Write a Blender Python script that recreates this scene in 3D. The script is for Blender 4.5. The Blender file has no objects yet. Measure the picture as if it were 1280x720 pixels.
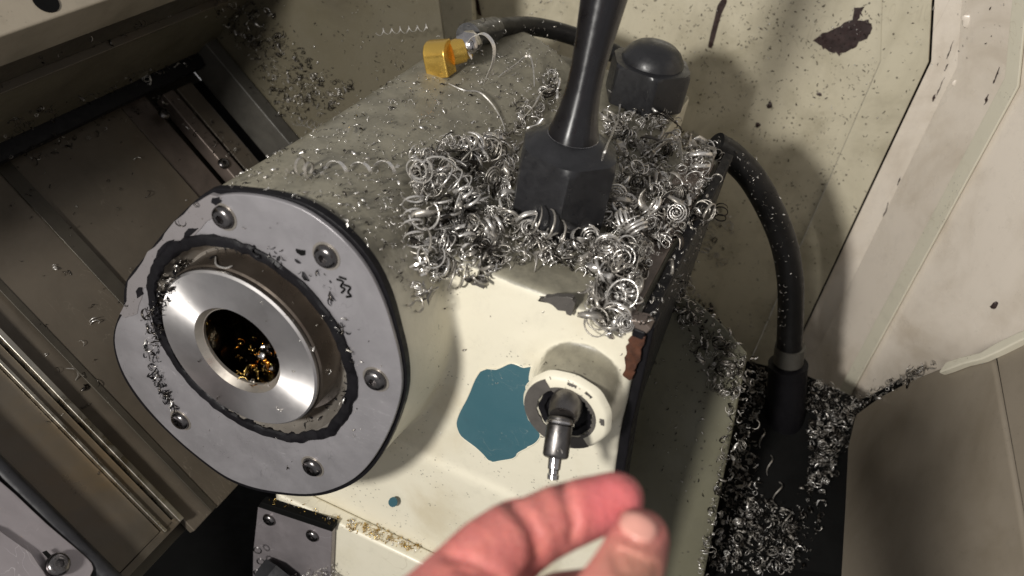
import bpy, bmesh, math, random
import numpy as np
from mathutils import Vector, Matrix, Quaternion
random.seed(7); rng = np.random.default_rng(7)
R = math.radians
MM = 0.001
sc = bpy.context.scene
col = sc.collection

# ------------------------------------------------------------------ camera
# world axes: X across the front of the machine head, Y inward along the spindle, Z up; camera at the origin (mm)
F = 1100.0
_A = np.array([560, -730, F]); _A = _A/np.linalg.norm(_A)
_D = np.array([-287, 1437, F]); _D = _D-_A*_D.dot(_A); _D /= np.linalg.norm(_D)
_X = np.cross(_D, _A)
cam_d = bpy.data.cameras.new('camera'); cam = bpy.data.objects.new('camera', cam_d); col.objects.link(cam)
cx = Vector((_X[0], _A[0], -_D[0])); cy = -Vector((_X[1], _A[1], -_D[1])); cz = -Vector((_X[2], _A[2], -_D[2]))
M = Matrix((cx, cy, cz)).transposed().to_4x4()
cam.matrix_world = M
cam_d.sensor_width = 36; cam_d.lens = 36*F/1280
cam_d.clip_start = 0.02; cam_d.clip_end = 20
cam_d.dof.use_dof = True; cam_d.dof.focus_distance = 0.50; cam_d.dof.aperture_fstop = 9.5
sc.camera = cam
# ------------------------------------------------------------------ world and lamps
w = bpy.data.worlds.new('World'); sc.world = w; w.use_nodes = True
bg = w.node_tree.nodes['Background']; bg.inputs[0].default_value = (.98, 0.96, 0.96, 1); bg.inputs[1].default_value = 0.30
def lamp(name, typ, loc, tgt, power, size, colr, spot=None, blend=.5):
    d = bpy.data.lights.new(name, typ); d.energy = power; d.color = colr
    if typ == 'AREA': d.shape = 'DISK'; d.size = size
    else: d.shadow_soft_size = size
    if spot: d.spot_size = R(spot); d.spot_blend = blend
    o = bpy.data.objects.new(name, d); col.objects.link(o)
    o.location = Vector(loc)*MM
    o.rotation_euler = (Vector(tgt)-Vector(loc)).to_track_quat('-Z', 'Y').to_euler()
    return o
lamp('work_lamp', 'SPOT', (-255, -430, 115), (60, 420, -330), 35, .050, (1, .965, .91), 125, .5)
sc.view_settings.view_transform = 'Standard'; sc.view_settings.look = 'None'
sc.view_settings.exposure = .12; sc.view_settings.gamma = 1
sc.cycles.max_bounces = 6; sc.cycles.sample_clamp_indirect = 4; sc.cycles.use_denoising = True

# ------------------------------------------------------------------ helpers
def ray(px, py):
    c = np.array([px-640, py-360, F]); return np.array([c@_X, c@_A, -(c@_D)])/F
def U(px, py, n, c):
    r = ray(px, py); n = np.array(n, float); return r*(c/(r@n))
def PD(px, py, z): return ray(px, py)*z
def UY(px, py, y): return U(px, py, (0, 1, 0), y)
def UZ(px, py, z): return U(px, py, (0, 0, 1), z)
SA = R(38); BN = np.array([math.sin(SA), 0, math.cos(SA)]); BS = np.array([math.cos(SA), 0, -math.sin(SA)])
def BP(s, y, n): return BS*s + BN*n + np.array([0, y, 0])

def tag(o, label=None, cat=None, group=None, kind=None):
    if label: o['label'] = label
    if cat: o['category'] = cat
    if group: o['group'] = group
    if kind: o['kind'] = kind
    return o
WL = {}
def empty(name, loc, label, cat, group=None, kind=None):
    o = bpy.data.objects.new(name, None); col.objects.link(o); o.location = Vector(loc)*MM
    o.empty_display_size = .01
    WL[o.name] = Vector(loc)*MM
    return tag(o, label, cat, group, kind)
def link_mesh(name, me, mat, parent=None, smooth=False, origin=None):
    o = bpy.data.objects.new(name, me); col.objects.link(o)
    if mat: me.materials.append(mat)
    o.location = origin if origin is not None else Vector((0, 0, 0))
    WL[o.name] = Vector(o.location)
    if parent is not None:
        o.parent = parent; o.location = o.location - WL[parent.name]
    if smooth:
        me.polygons.foreach_set('use_smooth', [True]*len(me.polygons))
    return o
def mesh(name, verts, faces, mat, parent=None, smooth=False, bevel=0, seg=2, sharp=None):
    v = np.array(verts, float)*MM; c = v.mean(0)
    me = bpy.data.meshes.new(name); me.from_pydata((v-c).tolist(), [], [tuple(f) for f in faces])
    bm = bmesh.new(); bm.from_mesh(me); bmesh.ops.recalc_face_normals(bm, faces=bm.faces); bm.to_mesh(me); bm.free()
    o = link_mesh(name, me, mat, parent, smooth, Vector(c))
    if bevel:
        m = o.modifiers.new('bevel', 'BEVEL'); m.width = bevel*MM; m.segments = seg; m.limit_method = 'ANGLE'; m.angle_limit = R(35)
        me.polygons.foreach_set('use_smooth', [True]*len(me.polygons))
        m.harden_normals = True
    elif sharp:
        me.set_sharp_from_angle(angle=R(sharp))
    return o
def prism(name, pts, d, mat, parent=None, bevel=0, smooth=False, seg=2):
    """closed plate: polygon pts pushed along vector d (mm)"""
    pts = [np.array(p, float) for p in pts]; d = np.array(d, float); n = len(pts)
    v = pts + [p+d for p in pts]
    f = [list(range(n)), list(range(2*n-1, n-1, -1))] + [[i, (i+1) % n, n+(i+1) % n, n+i] for i in range(n)]
    return mesh(name, v, f, mat, parent, smooth, bevel, seg)
def smooth_poly(pts, k=3):
    pts = [np.array(p, float) for p in pts]; out = []
    n = len(pts)
    for i in range(n):
        p0, p1, p2, p3 = pts[i-1], pts[i], pts[(i+1) % n], pts[(i+2) % n]
        for j in range(k):
            t = j/k; out.append(.5*((2*p1)+(-p0+p2)*t+(2*p0-5*p1+4*p2-p3)*t*t+(-p0+3*p1-3*p2+p3)*t**3))
    return out
def jag(pts, amp, k=4, closed=True, seed=1):
    r = random.Random(seed); out = []; n = len(pts)
    for i in range(n if closed else n-1):
        a = np.array(pts[i], float); b = np.array(pts[(i+1) % n], float)
        for j in range(k):
            q = a+(b-a)*j/k
            out.append(q+np.array([r.gauss(0, amp), r.gauss(0, amp)]))
    return out
def frame(axis):
    a = Vector(axis).normalized(); t = Vector((0, 0, 1)) if abs(a.z) < .9 else Vector((1, 0, 0))
    u = a.cross(t).normalized(); v = a.cross(u).normalized(); return np.array(u), np.array(v), np.array(a)
def lathe(name, prof, origin, axis, mat, parent=None, n=64, smooth=True, sharp=35, wob=None):
    """prof: list of (r, h) along axis; r may be a function of angle"""
    u, v, a = frame(axis); o = np.array(origin, float); vs = []; fs = []
    for (r, h) in prof:
        for i in range(n):
            t = 2*math.pi*i/n; rr = r(t) if callable(r) else r
            if wob: rr += wob(t, h)
            vs.append(o+a*h+(u*math.cos(t)+v*math.sin(t))*rr)
    for k in range(len(prof)-1):
        for i in range(n):
            j = (i+1) % n; fs.append([k*n+i, k*n+j, (k+1)*n+j, (k+1)*n+i])
    if not callable(prof[0][0]) and prof[0][0] > 1e-6 or callable(prof[0][0]): fs.append(list(range(n))[::-1]) if prof[0] != prof[-1] else None
    if prof[0] != prof[-1]: fs.append([(len(prof)-1)*n+i for i in range(n)])
    ob = mesh(name, vs, fs, mat, parent, smooth)
    bm = bmesh.new(); bm.from_mesh(ob.data); bmesh.ops.remove_doubles(bm, verts=bm.verts, dist=1e-6)
    bmesh.ops.recalc_face_normals(bm, faces=bm.faces); bm.to_mesh(ob.data); bm.free()
    if smooth: ob.data.polygons.foreach_set('use_smooth', [True]*len(ob.data.polygons)); ob.data.set_sharp_from_angle(angle=R(sharp))
    return ob
def ringlathe(name, prof, origin, axis, mat, parent=None, n=96, sharp=35, wob=None):
    """closed profile ring (no caps)"""
    return lathe(name, list(prof)+[prof[0]], origin, axis, mat, parent, n, True, sharp, wob)
def catmull(pts, k):
    pts = [np.array(p, float) for p in pts]; P = [2*pts[0]-pts[1]]+pts+[2*pts[-1]-pts[-2]]; out = []
    for i in range(1, len(P)-2):
        for j in range(k):
            t = j/k; p0, p1, p2, p3 = P[i-1:i+3]
            out.append(.5*((2*p1)+(-p0+p2)*t+(2*p0-5*p1+4*p2-p3)*t*t+(-p0+3*p1-3*p2+p3)*t**3))
    out.append(pts[-1]); return out
def tube(name, pts, r, mat, parent=None, n=20, k=8):
    P = catmull(pts, k); m = len(P); rr = [r]*m if not isinstance(r, (list, tuple)) else np.interp(np.linspace(0, 1, m), np.linspace(0, 1, len(r)), r)
    u = None; vs = []; fs = []
    for i in range(m):
        t = P[min(i+1, m-1)]-P[max(i-1, 0)]; t /= np.linalg.norm(t)
        if u is None: u = np.array(frame(t)[0])
        u = u-t*u.dot(t); u /= np.linalg.norm(u); v = np.cross(t, u)
        for q in range(n):
            a = 2*math.pi*q/n; vs.append(P[i]+(u*math.cos(a)+v*math.sin(a))*rr[i])
    for i in range(m-1):
        for q in range(n):
            z = (q+1) % n; fs.append([i*n+q, i*n+z, (i+1)*n+z, (i+1)*n+q])
    fs.append(list(range(n))); fs.append([(m-1)*n+q for q in range(n)])
    return mesh(name, vs, fs, mat, parent, True, sharp=50)

# ------------------------------------------------------------------ materials
def newmat(name):
    m = bpy.data.materials.new(name); m.use_nodes = True; nt = m.node_tree
    return m, nt, nt.nodes['Principled BSDF']
class G:
    def __init__(s, nt):
        s.nt = nt; s.pos = nt.nodes.new('ShaderNodeNewGeometry').outputs['Position']
    def noise(s, scale, detail=4, rough=.55, dist=0, vec=None, out='Fac'):
        n = s.nt.nodes.new('ShaderNodeTexNoise'); n.inputs['Scale'].default_value = scale; n.inputs['Detail'].default_value = detail
        n.inputs['Roughness'].default_value = rough; n.inputs['Distortion'].default_value = dist
        s.nt.links.new(vec or s.pos, n.inputs['Vector']); return n.outputs[out]
    def vor(s, scale, feat='F1', vec=None):
        n = s.nt.nodes.new('ShaderNodeTexVoronoi'); n.feature = feat; n.inputs['Scale'].default_value = scale
        s.nt.links.new(vec or s.pos, n.inputs['Vector']); return n.outputs['Distance']
    def stretch(s, vec3):
        n = s.nt.nodes.new('ShaderNodeMapping'); n.inputs['Scale'].default_value = vec3; s.nt.links.new(s.pos, n.inputs['Vector']); return n.outputs[0]
    def ramp(s, x, a, b, lo=0, hi=1):
        n = s.nt.nodes.new('ShaderNodeMapRange'); n.inputs['From Min'].default_value = a; n.inputs['From Max'].default_value = b
        n.inputs['To Min'].default_value = lo; n.inputs['To Max'].default_value = hi; n.interpolation_type = 'SMOOTHSTEP'
        s.nt.links.new(x, n.inputs['Value']); return n.outputs[0]
    def mix(s, f, a, b):
        n = s.nt.nodes.new('ShaderNodeMix'); n.data_type = 'RGBA'
        for i, x in ((0, f), (6, a), (7, b)):
            if isinstance(x, (tuple, list)): n.inputs[i].default_value = (*x, 1)
            elif isinstance(x, (int, float)): n.inputs[i].default_value = x
            else: s.nt.links.new(x, n.inputs[i])
        return n.outputs[2]
    def math(s, op, a, b=0):
        n = s.nt.nodes.new('ShaderNodeMath'); n.operation = op
        for i, x in ((0, a), (1, b)):
            if isinstance(x, (int, float)): n.inputs[i].default_value = x
            else: s.nt.links.new(x, n.inputs[i])
        return n.outputs[0]
    def bump(s, h, strength, dist):
        n = s.nt.nodes.new('ShaderNodeBump'); n.inputs['Strength'].default_value = strength; n.inputs['Distance'].default_value = dist*MM
        s.nt.links.new(h, n.inputs['Height']); return n.outputs[0]
def paint(name, c, dirt, spots=(.05, .04, .03), rough=.45, dirt_a=.45, dirt_b=.75, bump=.25, spot_amt=1, updirt=None, spot_scale=170, coat=0.0, streak=None):
    m, nt, b = newmat(name); g = G(nt)
    f = g.ramp(g.noise(14, 8, .62, .4), dirt_a, dirt_b)
    cc = g.mix(f, c, dirt)
    c2 = g.mix(g.ramp(g.noise(90, 6, .7), .5, .8, 0, .35), cc, tuple(x*.72 for x in c))
    if streak:
        s1 = g.noise(1, 5, .6, 0, g.stretch(streak)); c2 = g.mix(g.ramp(s1, .5, .72, 0, .4), c2, dirt)
    if updirt:
        nrm = nt.nodes.new('ShaderNodeNewGeometry'); sx = nt.nodes.new('ShaderNodeSeparateXYZ'); nt.links.new(nrm.outputs['Normal'], sx.inputs[0])
        up = g.ramp(g.math('ADD', sx.outputs['Z'], g.ramp(g.noise(25, 6, .7), .3, .7, -.14, .14)), updirt[1], updirt[2])
        dd = g.mix(g.ramp(g.noise(60, 8, .7), .35, .7), updirt[0], tuple(x*.62 for x in updirt[0]))
        c2 = g.mix(up, c2, dd)
    # small stuck grime spots
    v = g.vor(spot_scale*2.2); sel = g.noise(45, 3, .6)
    sp = g.math('MULTIPLY', g.ramp(v, .22, .12), g.ramp(sel, .52, .62))
    c3 = g.mix(g.math('MULTIPLY', sp, spot_amt), c2, spots)
    nt.links.new(c3, b.inputs['Base Color'])
    nt.links.new(g.ramp(g.noise(35, 6, .6), .3, .7, rough-.12, rough+.15), b.inputs['Roughness'])
    h = g.math('ADD', g.noise(260, 4, .6), g.math('MULTIPLY', g.noise(40, 4, .6), 1.5))
    nt.links.new(g.bump(h, bump, .35), b.inputs['Normal'])
    if coat: b.inputs['Coat Weight'].default_value = coat; b.inputs['Coat Roughness'].default_value = .2
    return m
def metal(name, c, rough=.3, var=.4, bump=.1, scale=60, metallic=1.0, rust=None, rust_a=.6, rust_b=.75, vec=None, bscale=None, spec=.5):
    m, nt, b = newmat(name); g = G(nt); b.inputs['Metallic'].default_value = metallic
    vv = g.stretch(vec) if vec else None
    f = g.ramp(g.noise(scale, 7, .65, .3, vv), .3, .72)
    cc = g.mix(f, c, tuple(x*(1-var) for x in c))
    if rust is not None: cc = g.mix(g.ramp(g.noise(scale*.35, 8, .7, .5, vv), rust_a, rust_b), cc, rust)
    nt.links.new(cc, b.inputs['Base Color'])
    nt.links.new(g.ramp(g.noise(scale*1.7, 6, .7, 0, vv), .3, .75, max(.04, rough-.1), rough+.16), b.inputs['Roughness'])
    nt.links.new(g.bump(g.noise(bscale or scale*5, 5, .65, 0, vv), bump, .3), b.inputs['Normal'])
    b.inputs['Specular IOR Level'].default_value = spec
    return m
P = {}
CREAM = (.66, .62, .50)
P['cast'] = paint('cream_casting_paint', CREAM, (.52, .46, .33), rough=.42, updirt=((.265, .245, .185), .34, .62), dirt_a=.47, dirt_b=.8, spot_amt=.6, bump=.42)
P['cream'] = paint('cream_paint_clean', CREAM, (.55, .5, .36), rough=.4, dirt_a=.55, dirt_b=.9, bump=.25, spot_amt=.5)
P['wall'] = paint('cream_sheet_paint', (.58, .53, .40), (.40, .36, .26), rough=.38, spot_scale=90, spot_amt=.85, bump=.12, streak=(30, 30, 3), coat=.3, dirt_a=.42, dirt_b=.7)
P['wallclean'] = paint('cream_sheet_paint_clean', (.80, .72, .62), (.60, .52, .42), rough=.33, spot_amt=.12, bump=.08, streak=(26, 26, 2), coat=.35)
P['shade'] = paint('shaded_cover_paint', (.235, .20, .155), (.18, .15, .11), rough=.45, spot_amt=.2, bump=.1, streak=(16, 16, 3))  # darker base colour stands in for the shadow on the cover
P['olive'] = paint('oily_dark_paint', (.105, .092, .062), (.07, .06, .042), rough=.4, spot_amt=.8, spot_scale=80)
P['bodyolive'] = paint('shaded_grimy_base_paint', (.125, .118, .078), (.08, .074, .048), rough=.4, spot_amt=.9, spot_scale=80)  # base colour darkened for the head's shadow; the spots are grime
P['beam'] = paint('saddle_paint', (.30, .26, .20), (.2, .175, .13), rough=.4, spot_amt=.3, streak=(40, 4, 40))
P['bed'] = metal('way_cover_steel', (.135, .112, .085), .42, .35, .06, 12, metallic=.35, rust=(.12, .085, .055), rust_a=.5, rust_b=.8)
P['beddark'] = metal('way_cover_steel_dark', (.07, .06, .045), .4, .4, .08, 18, metallic=.35, rust=(.10, .06, .03), rust_a=.55, rust_b=.75)
P['rusty'] = metal('oil_stained_steel', (.135, .115, .09), .36, .4, .06, 9, metallic=.5, rust=(.19, .125, .055), rust_a=.5, rust_b=.8)
P['rail'] = metal('rail_steel', (.17, .135, .115), .4, .4, .1, 30, metallic=.5, rust=(.12, .07, .04))
P['plate'] = metal('ground_grey_steel', (.33, .30, .31), .42, .22, .05, 25, metallic=.55)
P['flange'] = metal('brushed_grey_flange', (.30, .288, .30), .36, .22, .08, 30, metallic=.45, rust=(.22, .20, .20), rust_a=.66, rust_b=.76)
P['screw'] = metal('oiled_black_screw', (.20, .19, .19), .26, .35, .05, 200)
P['black'] = metal('black_rubber', (.006, .0055, .007), .5, .4, .5, 160, metallic=0, spec=.2)
P['oxide'] = metal('black_oxide_steel', (.017, .017, .019), .36, .25, .12, 120, metallic=0, spec=.5)
P['handle'] = metal('gloss_black_handle', (.004, .0035, .005), .34, .3, .03, 60, metallic=0, spec=.6)
P['hose'] = metal('black_hose_rubber', (.008, .0075, .0075), .42, .4, .25, 90, metallic=0, spec=.3)
P['brass'] = metal('brass', (.80, .52, .12), .26, .15, .02, 30, metallic=.85)
P['chrome'] = metal('bright_steel', (.62, .60, .60), .2, .3, .05, 90)
P['dull'] = metal('dull_nozzle_steel', (.19, .18, .175), .36, .35, .1, 120)
P['recess'] = metal('recess_steel', (.46, .42, .37), .34, .3, .03, 40, metallic=.75)
P['collar'] = metal('oily_collar_steel', (.17, .14, .115), .3, .35, .03, 30, metallic=.8)
P['edge'] = metal('edge_steel', (.62, .58, .5), .3, .3, .1, 60)
P['pit'] = metal('pit_shadow', (.004, .004, .0038), .7, .3, .2, 40, metallic=0, spec=.1)  # near-black base puts the shade of pits and gaps into the colour
P['teal'] = paint('teal_undercoat', (.038, .105, .130), (.055, .13, .155), spots=(.4, .4, .35), rough=.5, spot_amt=.25, bump=.2)
def scratches(m_, colr, scale, amt=.6, vec=(1, 1, 1)):
    nt = m_.node_tree; b = nt.nodes['Principled BSDF']; g = G(nt); src = b.inputs['Base Color'].links[0].from_socket
    a = g.math('ABSOLUTE', g.math('SUBTRACT', g.noise(scale, 2, .5, 1.5, g.stretch(vec)), .5)); sel = g.ramp(g.noise(scale*.6, 3, .6), .5, .62)
    nt.links.new(g.mix(g.math('MULTIPLY', g.math('MULTIPLY', g.ramp(a, .006, .002), sel), amt), src, colr), b.inputs['Base Color'])
scratches(P['teal'], (.3, .33, .3), 60, .3); scratches(P['flange'], (.6, .58, .6), 45, .3, (1, 1, 4)); scratches(P['flange'], (.12, .115, .12), 30, .35, (3, 1, 1)); scratches(P['plate'], (.6, .57, .58), 40, .6)
scratches(P['bed'], (.30, .26, .2), 25, .4, (1, 3, 1)); scratches(P['wallclean'], (.35, .28, .2), 9, .35, (2, 2, .5)); scratches(P['wall'], (.3, .25, .17), 40, .3, (1, 1, .5)); scratches(P['cream'], (.4, .34, .24), 30, .35)
P['rustbrown'] = metal('brown_rust', (.085, .030, .014), .5, .6, .6, 150, metallic=0, rust=(.17, .085, .045))
P['bare'] = metal('bare_scratched_rim', (.115, .105, .095), .38, .3, .2, 90, metallic=.3)
P['rim'] = paint('worn_rim_paint', (.16, .148, .15), (.11, .10, .10), rough=.35, spot_amt=.7)
P['darkpaint'] = metal('bare_patch_metal', (.05, .03, .028), .35, .5, .4, 150, metallic=.2)
P['swarf'] = metal('bright_swarf', (.82, .79, .75), .28, .25, .25, 300, bscale=900, metallic=.75)
P['swarfdull'] = metal('dull_swarf', (.46, .43, .385), .34, .4, .3, 300, bscale=900, metallic=.65)
P['swarfdark'] = metal('dark_oily_swarf', (.10, .09, .08), .3, .5, .3, 300)
P['gold'] = metal('amber_swarf', (.70, .48, .16), .25, .4, .2, 300)
P['amber'] = metal('amber_oil_drop', (.55, .22, .03), .08, .4, .1, 200)
P['bore'] = metal('bore_steel', (.13, .11, .075), .14, .4, .03, 60)
P['clamp'] = metal('grey_clamp', (.075, .07, .06), .45, .3, .1, 80, metallic=.1)
def aniso(m_, axis, amt, rot):
    nt = m_.node_tree; b = nt.nodes['Principled BSDF']; tn = nt.nodes.new('ShaderNodeTangent'); tn.direction_type = 'RADIAL'; tn.axis = axis
    nt.links.new(tn.outputs[0], b.inputs['Tangent']); b.inputs['Anisotropic'].default_value = amt; b.inputs['Anisotropic Rotation'].default_value = rot
aniso(P['handle'], 'Z', .9, .25); P['handle'].node_tree.nodes['Principled BSDF'].inputs['Specular IOR Level'].default_value = .9
# turned face: anisotropic radial sheen
m, nt, b = newmat('turned_steel_face'); g = G(nt); b.inputs['Metallic'].default_value = 1
tn = nt.nodes.new('ShaderNodeTangent'); tn.direction_type = 'RADIAL'; tn.axis = 'Y'
nt.links.new(tn.outputs[0], b.inputs['Tangent']); b.inputs['Anisotropic'].default_value = .92; b.inputs['Anisotropic Rotation'].default_value = .0
nt.links.new(g.mix(g.ramp(g.noise(30, 6, .6), .35, .7), (.80, .775, .76), (.62, .60, .59)), b.inputs['Base Color'])
nt.links.new(g.ramp(g.noise(70, 5, .6), .3, .7, .44, .54), b.inputs['Roughness'])
P['turned'] = m
# skin
m, nt, b = newmat('skin'); g = G(nt)
c1 = g.mix(g.ramp(g.noise(45, 4, .6), .3, .7), (.50, .17, .15), (.40, .11, .10))
c1 = g.mix(g.ramp(g.noise(400, 3, .6), .45, .75, 0, .35), c1, (.58, .24, .18))
nt.links.new(c1, b.inputs['Base Color']); b.inputs['Roughness'].default_value = .48
b.inputs['Subsurface Weight'].default_value = .25; b.inputs['Subsurface Radius'].default_value = (1, .3, .18); b.inputs['Subsurface Scale'].default_value = .004
c1 = g.mix(g.ramp(g.noise(130, 5, .7), .45, .7, 0, .5), c1, (.62, .20, .16))
nt.links.new(c1, b.inputs['Base Color'])
def near(p, r0, r1):
    d_ = nt.nodes.new('ShaderNodeVectorMath'); d_.operation = 'DISTANCE'; nt.links.new(g.pos, d_.inputs[0]); d_.inputs[1].default_value = tuple(np.array(p)*MM); return g.ramp(d_.outputs['Value'], r1*MM, r0*MM)
c1 = g.mix(g.math('MULTIPLY', near(PD(775, 625, 228), 4, 17), .75), c1, (.60, .14, .15))
c1 = g.mix(g.math('MULTIPLY', near(PD(790, 735, 205), 5, 15), .7), c1, (.36, .19, .125))  # tan mix round the thumb base: its shade painted into the skin
c1 = g.mix(g.ramp(g.noise(1, 5, .7, 1, g.stretch((260, 90, 160))), .55, .7, 0, .35), c1, (.34, .10, .08))
nt.links.new(c1, b.inputs['Base Color'])
hh = g.math('ADD', g.noise(1, 5, .65, 1.5, g.stretch((1100, 350, 600))), g.vor(700))
nt.links.new(g.bump(hh, .6, .35), b.inputs['Normal']); P['skin'] = m
m, nt, b = newmat('nail'); b.inputs['Base Color'].default_value = (.56, .27, .22, 1); b.inputs['Roughness'].default_value = .3; P['nail'] = m

# ================================================================== THE SETTING
# back wall: one sheet, its folds and the strips to its right
lines = [((1100, 75), 42, 720), ((1155, 74), None, 712), ((1192, 80), None, 700), ((1245, 90), None, 655)]
low = [(1010, 290), (1050, 330), (1040, 420), (1080, 470)]
fold = []
for (k, x, y), lo in zip(lines, low):
    a = UY(*k, y); b_ = UY(*lo, y)
    fold.append(((a[0]+b_[0])/2, y, a[2]))
def wall_strip(name, a, b, mat, off=0, label=None, gap=1.0, top=True):
    """bent sheet: vertical below the kink, leaning over the room above it"""
    (xa, ya, za), (xb, yb, zb) = a, b
    d = np.array([xb-xa, yb-ya, 0.]); L = np.linalg.norm(d); d /= L
    nrm = np.array([d[1], -d[0], 0.]);
    if nrm[1] > 0: nrm = -nrm
    A0 = np.array([xa, ya, 0])+d*gap+nrm*off; B0 = np.array([xb, yb, 0])-d*gap+nrm*off
    rows = []
    for (z1, z2, lean) in ((-760, -760, 0), (za, zb, 0), (za+150, zb+150, 57)):
        rows.append((A0+[-lean, 0, z1], B0+[-lean, 0, z2]))
    v = []
    for p, q in rows: v += [p, q, p-nrm*2.0, q-nrm*2.0]
    f = []
    for i in (0, 4): f += [[i, i+1, i+5, i+4], [i+3, i+2, i+6, i+7], [i, i+4, i+6, i+2], [i+1, i+3, i+7, i+5]]
    f += [[0, 2, 3, 1], [8, 9, 11, 10]]
    return mesh(name, v, f, mat, None, False, .6)
bw = wall_strip('back_wall', (-352, 720, fold[0][2]), fold[0], P['wall'], gap=.2)
tag(bw, 'cream painted back wall of the machine enclosure, sprinkled with fine chips', 'wall', kind='structure')
enc = empty('enclosure_wall', (fold[0][0], 720, -500), 'cream folded sheet metal strips right of the back wall with dark seams', 'wall', kind='structure')
for i, (a, b_, mt, off) in enumerate([(fold[0], fold[1], 'wall', 3), (fold[1], fold[2], 'wallclean', 0), (fold[2], fold[3], 'wallclean', 2.5)]):
    o = wall_strip('wall_panel', a, b_, P[mt], off, gap=(.3, .9, .6)[i]); o.parent = enc; o.location = o.location-WL[enc.name]
o = wall_strip('seam_backing', (fold[0][0]+5, 724, fold[0][2]), (fold[3][0]+5, 668, fold[3][2]), P['pit'], -26); o.parent = enc; o.location = o.location-WL[enc.name]
f5 = (fold[3][0]+175, 425, fold[3][2]+10)
sw = wall_strip('side_wall', fold[3], f5, P['wallclean'], 4, gap=.5); tag(sw, 'bright clean cream side wall filling the upper right of the enclosure', 'wall', kind='structure')
lipv = wall_strip('wall_trim', (fold[3][0], fold[3][1]-3, fold[3][2]), (fold[3][0]+8, fold[3][1]-14, fold[3][2]), P['cream'], 5.5, gap=.2)
lipv.parent = sw; lipv.location = lipv.location-WL[sw.name]
# wall of the left hand chip bay and the corner
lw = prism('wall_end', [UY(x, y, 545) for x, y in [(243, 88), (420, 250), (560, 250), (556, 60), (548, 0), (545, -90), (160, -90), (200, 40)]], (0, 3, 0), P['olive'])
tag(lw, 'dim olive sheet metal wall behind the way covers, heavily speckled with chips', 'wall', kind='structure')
o = prism('corner_post', [UY(548, -60, 712), UY(592, -60, 712), UY(596, 24, 712), UY(556, 60, 712)], (0, -8, 0), P['wall'], None, 1)
tag(o, 'pale corner strip where the dim left wall meets the back wall', 'wall', kind='structure')
# chip tray floor
fl = prism('tray_floor', [(-900, -50, -690), (500, -50, -690), (500, 900, -690), (-900, 900, -690)], (0, 0, -6), P['pit'])  # black colour carries the shade of the deep tray
tag(fl, 'chip tray floor deep below the machine head, coloured black for shade', 'floor', kind='structure')

def screw(px, py, plane, off, r, parent, axis, hi=.55):
    c = U(px, py, plane, off); 
    hexr = lambda t, rr=r*.40: rr*math.cos(math.pi/6)/math.cos((t % (math.pi/3))-math.pi/6)
    prof = [(r*1.0, 0), (r*1.0, r*.16), (r*.93, r*.34), (r*.8, r*.48), (r*.62, r*hi), (hexr, r*hi), (hexr, r*.12), (0, r*.10)]
    o = lathe('screw', prof, c, axis, P['screw'], parent, 36, True, 40)
    return o
# ---- sloping way covers at the left
BC = -540
bed = empty('way_cover', BP(-80, 300, BC), 'olive brown telescopic steel way cover in broad overlapping plates, at left', 'way cover')
k = 540/500
plates = [(-150, -250, 272*k, 322*k, BC, 'bed'), ]
def slab(name, s0, s1, y0, y1, n0, th, mat, parent, bevel=.6):
    return prism(name, [BP(s0, y0, n0), BP(s1, y0, n0), BP(s1, y1, n0), BP(s0, y1, n0)], -BN*th, mat, parent, bevel)
slab('cover_plate', -165, 100, 250*k+2, 270*k, BC-3, 6, P['bed'], bed)
slab('cover_plate', -165, 100, 270*k, 322*k, BC, 6, P['bed'], bed)
slab('cover_plate', -165, 100, 322*k+3, 420*k, BC-2, 6, P['bed'], bed)
slab('cover_plate', -165, 100, 420*k+2, 445*k, BC-4, 6, P['rail'], bed)
slab('cover_base', -168, 97, 150, 545, BC-12, 6, P['beddark'], bed)
slab('seam_strip', -165, 99, 322*k-6, 322*k+5, BC+1.2, 1.5, P['beddark'], bed, .3)
slab('seam_strip', -165, 99, 268*k-2, 268*k+3, BC+.8, 1.5, P['beddark'], bed, .3)
rr = empty('guide_rail', BP(-80, 500, BC), 'narrow brown guide rails with socket bolts between way cover and left wall', 'rail')
slab('rail_bar', -150, 60, 452*k, 463*k, BC+4, 12, P['rail'], rr, 1)
slab('rail_groove', -150, 60, 463*k, 468*k, BC-6, 6, P['pit'], rr)
slab('rail_bar', -150, 60, 468*k, 484*k, BC+1, 12, P['bed'], rr, 1)
slab('rail_groove', -150, 60, 484*k, 545, BC-9, 6, P['pit'], rr)
o = slab('ledge', -172, 60, 531, 544, BC+32, 30, P['clamp'], None, 1)
tag(o, 'dark grey ledge bar running down along the foot of the left wall', 'bar')
for x_, y_, n_ in ((328, 173, BC+1), (279, 205, BC+4), (205, 143, BC+4)): screw(x_, y_, BN, n_, 4.6, rr, BN)
# bright edge strip and lower plates
lc = empty('lower_cover', BP(0, 230, BC), 'dark oil-stained way cover plate with a thin bright edge, lower left', 'way cover')
slab('edge_strip', -190, 88, 246*k, 249.5*k, BC+5, 9, P['edge'], lc, .5)
slab('trim_strip', -190, 86, 239*k, 245*k, BC+1, 6, P['rusty'], lc)
slab('trim_strip', -190, 86, 236.2*k, 238.2*k, BC+3.4, 6, P['edge'], lc, .4)
slab('cover_plate', -190, 84, 203*k, 236*k, BC, 6, P['rusty'], lc)
slab('plate_end', 84, 89, 203*k, 249*k, BC+1, 10, P['rusty'], lc, .5)
tubeo = tube('guide_rod', [BP(-200, 194*k, BC+14), BP(-60, 194*k, BC+14), BP(110, 194*k, BC+14)], 5.5, P['oxide'], None, 16)
tag(tubeo, 'dark round rod between oil-stained cover and grey corner plate', 'rod')
cp = empty('corner_plate', BP(0, 190, BC+18), 'lilac grey steel plate with one socket screw in the bottom left corner', 'plate')
def onb(px, py, n): return U(px, py, BN, n)
q = BC+20
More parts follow.
